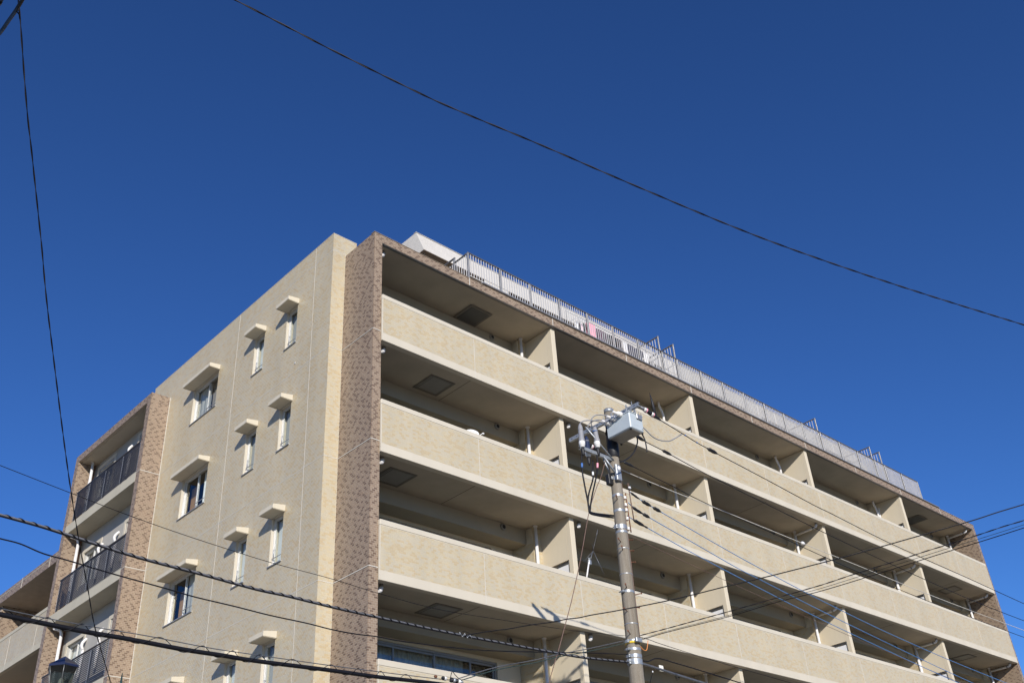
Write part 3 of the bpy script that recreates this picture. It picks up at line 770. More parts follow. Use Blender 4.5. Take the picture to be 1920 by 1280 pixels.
for k in (2, 3, 4, 5):
    z = ZF[k]
    sl2 = MB().bbox(WX, C0-.001, WY0+.262, WY1-.262, z-.28, z+.04, .006).build('wing_slab', M['wing_band'], B)
    R_ = empty('slat_railing', (WX+.035, WY0+.28, z+.04), B)
    for q in range(17): link('slat', slm, R_, loc=(0, 0, .075+.0565*q))
    for yy in (.02, 1.17, 2.42, 3.59, 4.60): link('railing_post', rpm, R_, loc=(0, yy, 0)); link('slat_clip', clip_m, R_, loc=(0, yy, 0), kind='stuff')
    MB().tube([(-.005, 0, 1.05), (-.005, 4.64, 1.05)], .028, 10).build('top_rail', M['alu_dark'], R_)
    o = MB().tube([(-.6, 15.3, z+2.44), (-.6, 15.3, z)], .048, 12)
    if k < 5: o.tube([(-.60, 15.3, z+2.44)]+bend((-.60, 15.3, z+2.44), (-.60, 15.3, z+2.6), (-.72, 15.3, z+2.62), 5)[1:]+[(-.85, 15.3, z+2.63), (-.86, 15.3, z+2.70)], .046, 12)
    else: o.tube([(-.60, 15.3, z+2.44), (-.62, 15.3, z+2.52), (-.62, 15.3, z+2.75 if k < 5 else 17.72)], .046, 12)
    o = o.build('drain_pipe', M['white_pipe'], B)
    MB().lathe((-.6, 15.3, z+1.55), [(0, .049), (.008, .056), (.06, .056), (.068, .049)], 14).build('collar', M['white_pipe'], o)
link('duct', ACm, B, loc=(C0, 12.6, ZF[5]+1.42))
MB().tube([(-.47, 15.45, 0), (-.47, 15.45, 17.7)], .02, 8).build('conduit', M['rust'], B)

# ---- lower rear block, west side
FY0, FY1 = WY1, 30.0
fb = MB().box(C0+.006, 2.0, FY0, FY1, 15.0, 15.38).build('roof_beam', M['brown_grout'], B)
brown_tiles(fb, C0+.006, 1, -1, FY0, FY1, 15.0, 15.385, uj=[FY0+2.5, FY0+5, FY0+7.5], zj=[15.27])
j = MB()
for y in (FY0+2.5, FY0+5, FY0+7.5): j.box(C0-.004, C0+.004, y-.01, y+.01, 15.0, 15.38)
j.box(C0-.0045, C0+.004, FY0, FY1, 15.262, 15.278); split_build(j, 'sealant_joint', M['sealant'], fb)
for k in (4, 3, 2):
    z = ZF[k]
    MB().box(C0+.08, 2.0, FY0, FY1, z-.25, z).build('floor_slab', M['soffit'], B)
    pb = MB().box(C0+.006, C0+.15, FY0, FY1, z-.27, z+.955).build('balcony_parapet', M['cream_grout'], B)
    cream_tiles(pb, C0+.006, 1, -1, FY0, FY1, z-.06, z+.945, uj=[FY0+2.5, FY0+5, FY0+7.5])
    MB().bbox(C0-.01, C0+.16, FY0, FY1, z+.955, z+1.087, .01).build('coping', M['wing_band'], pb)
    MB().bbox(C0, C0+.05, FY0, FY1, z-.28, z-.06, .006).build('lower_band', M['wing_band'], pb)
    j = MB()
    for y in (FY0+2.5, FY0+5, FY0+7.5): j.box(C0-.001, C0+.01, y-.007, y+.007, z-.27, z+.95)
    split_build(j, 'sealant_joint', M['sealant'], pb)
MB().box(2.0, 2.2, FY0, FY1, 0, 15.38).build('back_wall', M['wing_wall'], B)
fp = MB().box(C0+.17, 2.0, 23.0, 23.25, 0, 15.0).build('pier', M['brown_grout'], B)
brown_tiles(fp, 23.0, 0, -1, C0+.17, 2.0, ZLOW, 15.0)

# ================================================================== things on the balconies and roof terrace
t = tag(empty('satellite_dish', (3.18, .02, 13.42)), 'small white satellite dish above the second balcony parapet from the top, near the brown pier', 'satellite dish')
d = MB(); ax_ = Vector((-.42, -.74, .46)).normalized()
prof = [(-.03+.07*(r_/.19)**2, r_) for r_ in (0.001, .05, .09, .13, .165, .19)]
d.lathe((0, .12, .045), prof, 26, ax_)
d.build('dish', M['white_plastic'], t)
d = MB().tube([(0, .12, .0), (.12, .0, .0), (.20, -.08, .055)], .010, 6); d.bbox(.18, .235, -.11, -.06, .035, .075, .01); d.build('feed_arm', M['white_plastic'], t)
MB().tube([(0, .17, .06), (0, .2, -.3)], .02, 8).build('mast', M['steel'], t)

t = tag(empty('whip_antenna', (6.80, .02, 10.40)), 'radio whip antenna with drooping radials on a pale mast over the third parapet', 'antenna')
MB().tube([(-.03, 0, -.1), (.19, 0, .55)], .021, 10).build('mast', M['white_pipe'], t)
c = MB().bbox(.15, .24, -.03, .03, .42, .55, .01); c.lathe((.185, 0, .55), [(0, .022), (.06, .022)], 10); c.build('clamp', M['steel'], t)
MB().tube([(.20, 0, .50), (.38, 0, .86)], .014, 8).tube([(.38, 0, .86), (.58, 0, 1.30)], .006, 6).tube([(.58, 0, 1.30), (.66, 0, 1.50)], .011, 6).build('whip', M['wire_grey'], t)
hub = Vector((.38, 0, .84))
for dx in ((-.27, .1, -.30), (.22, -.1, -.62), (-.24, -.2, .08), (.22, .15, -.0), ):
    MB().tube([hub, hub+Vector(dx)*.5, hub+Vector(dx)], [.009, .008, .004], 6).build('radial', M['wire_grey'], t)
t = tag(empty('whip_antenna', (8.70, .02, 7.9)), 'thin dark whip antenna with a white tip beside the concrete pole at the bottom', 'antenna')
MB().tube([(-.1, 0, -.2), (.28, 0, .46)], .007, 6).build('whip', M['wire'], t)
MB().lathe((.28, 0, .44), [(0, .005), (.015, .018), (.04, .018), (.055, .004)], 8).build('tip', M['white_plastic'], t)

# laundry on the roof terrace
LY = .62
t = tag(empty('laundry_pole', (0, LY, 0)), 'steel laundry pole strung with washing behind the roof railing', 'laundry pole')
MB().tube([(7.9, 0, 19.56), (12.1, 0, 19.56)], .014, 8).build('pole', M['steel'], t)
for x in (7.85, 12.15):
    MB().tube([(x, .0, ZT+.01), (x, .0, 19.60)], .018, 8).build('stand', M['steel'], t); MB().lathe((x, 0, ZT+.012), [(0, .16), (.05, .14), (.06, .03)], 14).build('foot', M['grey_pipe'], t)
t = tag(empty('drying_rack', (8.40, LY, 19.23)), 'white plastic hanging peg rack with small washing, left of the pink towel', 'drying rack')
c = MB()
for (a, b) in (((-.22, -.15), (.22, -.15)), ((.22, -.15), (.22, .15)), ((.22, .15), (-.22, .15)), ((-.22, .15), (-.22, -.15)), ((-.07, -.15), (-.07, .15)), ((.07, -.15), (.07, .15))):
    c.tube([(a[0], a[1], .14), (b[0], b[1], .14)], .008, 6)
for sx in (-1, 1):
    for sy in (-1, 1): c.tube([(.22*sx, .15*sy, .14), (0, 0, .29)], .005, 5)
c.tube([(0, 0, .28), (0, 0, .34)], .006, 5); c.build('frame', M['white_plastic'], t)
c = MB()
for q in range(9): c.box(-.21+.05*q, -.195+.05*q, -.158, -.145, .07, .14)
c.build('peg', M['white_plastic'], t, kind='stuff')
def cloth(name, cx, w_, h_, mat, label, cat, top=19.13, taper=0, group=None, sleeves=False, seed=0):
    r = random.Random(seed); ph = r.random()*6; n = 14; m_ = 8; b = MB(); top += .40; cx += .18; h_ *= 1.35; w_ *= 1.12
    o = tag(empty(name, (cx, LY, top)), label, cat, group)
    for side in (-1, 1):
        V = []
        for jz in range(m_+1):
            v = jz/m_; ww = w_*(1-taper*(1-v)*.5)
            for i in range(n+1):
                u = i/n-.5
                V.append((u*ww+.01*math.sin(v*5+ph), side*(.006+.022*v*(1+.4*math.sin(u*9)))+.018*math.sin(u*22+ph)*v, -h_*v+(.0 if v > 0 else -.04*abs(u)*taper)))
        F = [(jz*(n+1)+i, jz*(n+1)+i+1, (jz+1)*(n+1)+i+1, (jz+1)*(n+1)+i) for jz in range(m_) for i in range(n)]
        b.add(V, F, True)
    b.build('body', mat, o)
    if sleeves:
        for s_ in (-1, 1):
            c_ = MB()
            c_.tube([(s_*w_*.38, 0, -.06), (s_*w_*.50, 0, -.16), (s_*w_*.56, .01, -.36)], [.055, .05, .04], 8); c_.build('sleeve', mat, o)
        MB().tube([(-w_*.3, 0, -.05), (0, 0, .02), (w_*.3, 0, -.05)], .006, 5).tube([(0, 0, .02), (0, 0, .05)], .004, 5).build('hanger', M['white_plastic'], o)
    return o
cloth('sock', 8.10, .07, .24, M['white_cloth'], 'white sock pegged leftmost on the rooftop drying rack', 'sock', 18.92, seed=1)
cloth('sock', 8.20, .09, .28, M['black_cloth'], 'small black sock pegged mid rack beside the white one', 'sock', 18.92, seed=2)
cloth('handkerchief', 8.31, .10, .34, M['pale_pink'], 'pale pink cloth hanging on the rack left of the black leggings', 'cloth', 18.93, seed=3)
cloth('leggings', 8.46, .14, .50, M['black_cloth'], 'black leggings hanging just left of the pink towel', 'clothing', 19.0, seed=4)
cloth('towel', 8.62, .11, .58, M['pink'], 'narrow pink towel left of the broad pink towel', 'towel', 19.08, seed=5)
cloth('towel', 8.84, .27, .62, M['pink'], 'broad pink towel on the roof terrace laundry pole', 'towel', 19.13, seed=6)
cloth('shirt', 9.22, .36, .62, M['plum_cloth'], 'dark plum shirt hanging right of the pink towels', 'shirt', 19.07, .4, sleeves=True, seed=7)
cloth('shirt', 9.52, .26, .60, M['grey_cloth'], 'dark grey shirt between the plum and the black shirt', 'shirt', 19.05, .4, sleeves=True, seed=8)
cloth('shirt', 9.78, .32, .66, M['black_cloth'], 'black shirt right of the dark grey shirt', 'shirt', 19.06, .4, sleeves=True, seed=9)
cloth('trousers', 10.12, .28, .66, M['black_cloth'], 'black trousers in the middle of the laundry pole', 'trousers', 19.07, .1, seed=10)
cloth('shirt', 10.42, .20, .60, M['white_cloth'], 'cream undershirt right of the black trousers', 'shirt', 19.04, .3, seed=11)
cloth('jeans', 10.72, .30, .68, M['navy_cloth'], 'navy jeans near the right end of the washing', 'jeans', 19.07, .1, seed=12)
cloth('shirt', 11.08, .34, .66, M['navy_cloth'], 'navy shirt with sleeves right of the jeans', 'shirt', 19.06, .4, sleeves=True, seed=13)
cloth('shirt', 11.42, .22, .58, M['white_cloth'], 'white shirt rightmost on the laundry pole beside the divider', 'shirt', 19.05, .4, sleeves=True, seed=14)

# ================================================================== utility pole
PT = Vector((2.377, -5.0, 11.585)); PB = Vector((2.197, -5.0, 6.214)); PD = (PB-PT)/(PB.z-PT.z)
def pole_at(z): return PT+PD*(z-PT.z)
def pole_r(z): return .095+(11.585-z)/75*.5+ .0*z
P_ = tag(empty('utility_pole', pole_at(0)), 'tall tapering concrete utility pole with grey steel arms in front of the balconies', 'utility pole')
PO = pole_at(0)
def pl(v): return tuple(Vector(v)-PO)
def pp_(pts): return [pl(q) for q in pts]
axp = -PD.normalized() if PD.z < 0 else PD.normalized()
ps = MB(); ps.tube([pl(pole_at(z)) for z in (0, 3, 6, 9, 11.5)], [pole_r(z) for z in (0, 3, 6, 9, 11.5)], 28); ps.build('shaft', M['conc'], P_)
MB().lathe(pl(pole_at(11.495)), [(0, pole_r(11.5)+.006), (.085, pole_r(11.5)+.006), (.092, pole_r(11.5)-.01)], 28, axp).build('cap', M['steel'], P_)
MB().lathe(pl(pole_at(10.46)), [(0, .112), (.01, .122), (.30, .122), (.32, .114), (.52, .112), (.54, .106)], 28, axp).build('black_sleeve', M['black'], P_)
def band(z, h, mat='steel', grow=.004, ears=True):
    b = MB().lathe(pl(pole_at(z-h/2)), [(0, pole_r(z)+grow), (h, pole_r(z)+grow)], 36, axp); b.sm = [False]*len(b.sm)
    if ears:
        c_ = Vector(pl(pole_at(z))); r_ = pole_r(z)
        b.bbox(c_.x-r_-.05, c_.x-r_+.01, c_.y-.04, c_.y+.04, c_.z-h*.45, c_.z+h*.45, .006)
        b.tube([(c_.x-r_-.045, c_.y-.07, c_.z), (c_.x-r_-.045, c_.y+.07, c_.z)], .009, 6)
        b.bbox(c_.x+r_-.01, c_.x+r_+.035, c_.y-.03, c_.y+.03, c_.z-h*.4, c_.z+h*.4, .006)
    b.build('band', M[mat], P_)
for z, h, e in ((9.98, .07, True), (9.62, .05, False), (9.30, .05, False), (8.96, .09, True), (8.86, .045, False), (8.52, .012, False), (8.02, .012, False), (7.68, .045, True), (7.08, .012, False), (6.76, .06, True), (6.62, .045, True), (6.50, .06, True), (6.40, .10, True), (11.2, .06, True)): band(z, h, ears=e)
r = random.Random(5)
for i, (z, s_) in enumerate(((8.62, -1), (8.72, 1), (8.50, 1), (8.46, -1), (8.27, 1), (7.72, -1), (7.62, 1), (7.28, -1), (7.40, 1), (6.86, -1), (9.5, -1))):
    c_ = pole_at(z); a_ = math.radians(-20 if s_ > 0 else 200)+r.uniform(-.3, .3); dv = Vector((math.cos(a_), math.sin(a_), .18)); R_0 = pole_r(z)
    MB().tube([pl(c_+dv*(R_0-.01)), pl(c_+dv*(R_0+.13))], .009, 6).lathe(pl(c_+dv*(R_0+.13)), [(0, .016), (.014, .016)], 8, dv).build('step_bolt', M['rust'], P_)
MB().tube([pl(pole_at(z)+Vector((.075, -.06-.002*(11-z), 0))*(pole_r(z)/.096)) for z in (10.1, 9, 8, 7.2, 6.8)], .007, 6).build('earth_wire', M['copper'], P_)
MB().tube([pl((2.62, -5.05, 9.98)), pl((2.64, -5.06, 9.2))], .011, 6).build('earth_rod', M['copper'], P_)
# long upper arm, a channel with holes, running towards the building
AX = 2.215
a = MB(); a.box(AX-.008, AX, -5.90, -3.98, 11.22, 11.30); a.box(AX, AX+.055, -5.90, -3.98, 11.292, 11.30); a.box(AX, AX+.055, -5.90, -3.98, 11.22, 11.228)
am = MB(); am.v = [tuple(Vector(v)-PO) for v in a.v]; am.f = a.f; am.sm = a.sm
arm = am.build('upper_arm', M['steel'], P_)
hb = MB()
for q in range(13):
    yy = -5.8+q*.145; c_ = pl((AX-.0095, yy, 11.26)); hb.box(c_[0], c_[0]+.001, c_[1]-.022, c_[1]+.022, c_[2]-.007, c_[2]+.007)
hb.build('bolt_slot', M['black'], arm, kind='stuff')
for yy in (-5.72, -5.58, -5.25, -4.95):
    c_ = pl((AX+.02, yy, 11.30)); MB().tube([c_, (c_[0], c_[1], c_[2]+.10)], .007, 6).lathe((c_[0], c_[1], c_[2]+.03), [(0, .016), (.015, .016)], 6).build('stud', M['steel'], arm)
# lower arm running left from the pole with two braces
a = MB(); 
for (x0, x1, y0, y1, z0, z1) in ((1.33, 2.30, -5.045, -5.037, 10.36, 10.43), (1.33, 2.30, -5.037, -4.985, 10.422, 10.43), (1.33, 2.30, -5.037, -4.985, 10.36, 10.368)): a.box(*(pl((x0, y0, z0))[0], pl((x1, y0, z0))[0], pl((x0, y0, z0))[1], pl((x0, y1, z0))[1], pl((x0, y0, z0))[2], pl((x0, y0, z1))[2]))
la = a.build('lower_arm', M['steel'], P_)
MB().tube([pl((1.95, -5.07, 10.36)), pl((2.27, -5.10, 10.02))], .022, 6).tube([pl((2.05, -4.98, 10.36)), pl((2.27, -4.95, 10.02))], .022, 6).build('brace', M['steel'], P_)
MB().tube([pl((1.55, -5.04, 10.9)), pl((2.28, -5.06, 10.35))], .018, 6).build('brace', M['steel'], P_)
MB().bbox(*[q for ab in zip(pl((2.19, -5.16, 9.9)), pl((2.33, -5.10, 10.24))) for q in ab], .01).build('mount_plate', M['steel'], P_)
MB().lathe(pl((2.27, -5.13, 10.16)), [(0, .05), (.03, .05), (.045, .02)], 14, (-.3, -1, -.2)).build('round_cap', M['white_plastic'], P_)
MB().bbox(*[q for ab in zip(pl((2.10, -5.02, 9.84)), pl((2.24, -4.92, 10.06))) for q in ab], .01).build('terminal_box', M['black'], P_)
# rack insulators on the right flank of the shaft
for i, z in enumerate((9.62, 9.47, 9.36, 9.18, 8.97)):
    c_ = Vector(pl(pole_at(z)))+Vector((pole_r(z)+.045, -.05, 0))
    MB().lathe(c_-Vector((0, 0, .03)), [(0, .02), (.006, .034), (.02, .034), (.03, .02), (.04, .034), (.054, .034), (.06, .02)], 14).build('spool_insulator', M['porcelain'], P_)
    MB().tube([c_-Vector((.06, 0, .045)), c_-Vector((0, 0, .045))], .008, 6).build('rack_strap', M['rust'], P_)
MB().tube([pl((2.49, -5.06, 9.72)), pl((2.49, -5.07, 8.9))], .012, 6).build('rack_bar', M['rust'], P_)
MB().lathe(pl((2.56, -5.1, 9.86)), [(0, .012), (.03, .03), (.07, .012)], 10, (1, 0, -.3)).build('white_clip', M['white_plastic'], P_)
wv = MB(); wv.bbox(*[q for ab in zip(pl((2.10, -5.19, 6.72)), pl((2.26, -5.14, 6.80))) for q in ab], .01); wv.build('grey_tie', M['steel'], P_)
MB().lathe(pl(pole_at(6.72)), [(0, pole_r(6.72)+.012), (.035, pole_r(6.72)+.012)], 28, axp).build('yellow_tape', M['yellow'], P_)

def at0(name, loc, label, cat, group=None): return tag(empty(name, loc), label, cat, group)
# switch box hung under the upper arm
S = at0('pole_switch', (2.06, -5.76, 10.75), 'light grey box-shaped pole switch hanging under the long upper arm', 'switch box')
sb = MB().bbox(0, .40, 0, .62, 0, .38, .018); sb.build('tank', M['box_paint'], S)
MB().bbox(-.012, .412, -.012, .632, .345, .372, .006).build('flange', M['box_paint'], S)
MB().bbox(.03, .37, .03, .59, -.018, 0, .006).build('base_plate', M['grey_pipe'], S)
for (a_, b_) in ((.03, .03), (.37, .03), (.03, .59), (.37, .59)): MB().lathe((a_, b_, -.035), [(0, .02), (.035, .024)], 10).build('foot', M['black'], S)
hh = MB()
for x_ in (.07, .33):
    hh.box(x_-.012, x_+.012, .1, .115, .38, .56); hh.box(x_-.012, x_+.012, .5, .515, .38, .56)
hh.build('hanger', M['steel'], S)
MB().bbox(.20, .36, -.03, -.012, .25, .36, .005).build('name_plate', M['alu'], S)
MB().box(.06, .30, -.0015, 0, .10, .104).box(.06, .30, -.0015, 0, .235, .239).build('rib', M['box_paint'], S)
for q in range(5): MB().tube([(.05+.075*q, -.02, .36), (.05+.075*q, -.02, .41)], .008, 6).build('bolt', M['steel'], S)
for q, (by, bz) in enumerate(((.50, .29), (.36, .33), (.20, .36))):
    b0 = Vector((0.02, by, bz)); dv = Vector((-1, .25, .15)).normalized()
    MB().lathe(b0, [(0, .045), (.03, .055), (.06, .055), (.065, .038), (.09, .055), (.11, .05), (.115, .03), (.22, .022)], 16, dv).build('bushing', M['porcelain'], S)
MB().lathe((.40, .12, .12), [(0, .03), (.05, .026), (.06, .01)], 12, (1, 0, 0)).build('cable_gland', M['white_plastic'], S)
MB().tube([(.05, .64, .30), (.12, .75, .18)], .02, 8).build('lever', M['black'], S)
# red indicator
t = at0('warning_lamp', (2.30, -5.20, 10.93), 'small glowing red indicator on a black bracket where the switch meets the pole', 'indicator lamp')
MB().bbox(-.05, .06, -.0, .05, -.06, .09, .01).build('bracket', M['black'], t)
MB().lathe((-.0, -.001, 0), [(0, .028), (.012, .026), (.03, .012)], 12, (0, -1, 0)).build('lens', M['red'], t)
# cable terminals (pot heads) standing on the lower arm
def terminal(x, y, z0, h, col, label, tilt=0, base=True):
    t = at0('cable_terminal', (x, y, z0), label, 'cable terminal', 'cable terminals on the lower arm')
    dx = Vector((tilt, 0, 1)).normalized()
    MB().lathe((0, 0, .14), [(0, .058), (.02, .062), (.06, .060), (.08, .052), (h*.75, .050), (h-.04, .034), (h, .016)], 18, dx).build('sheath', M[col], t)
    MB().lathe((0, 0, .02), [(0, .034), (.02, .05), (.04, .05), (.05, .062), (.12, .064), (.135, .056)], 18, dx).build('porcelain_base', M['porcelain'], t)
    MB().lathe((0, 0, -.16), [(0, .018), (.04, .03), (.12, .038), (.18, .034)], 16, dx).build('cable_boot', M['black'], t)
    if h > .3: MB().lathe(tuple(dx*(h*.62+.14)), [(0, .0535), (.014, .0535)], 18, dx).build('ring', M['blue_tape' if tilt else 'grey_rubber'], t)
terminal(1.375, -5.05, 10.37, .40, 'grey_rubber', 'grey cable terminal at the far left end of the lower arm')
terminal(1.835, -5.05, 10.50, .37, 'grey_rubber', 'grey cable terminal with a dark ring, nearest to the pole', -.10)
terminal(1.66, -4.93, 10.30, .34, 'navy', 'dark navy cable terminal between the two grey ones')

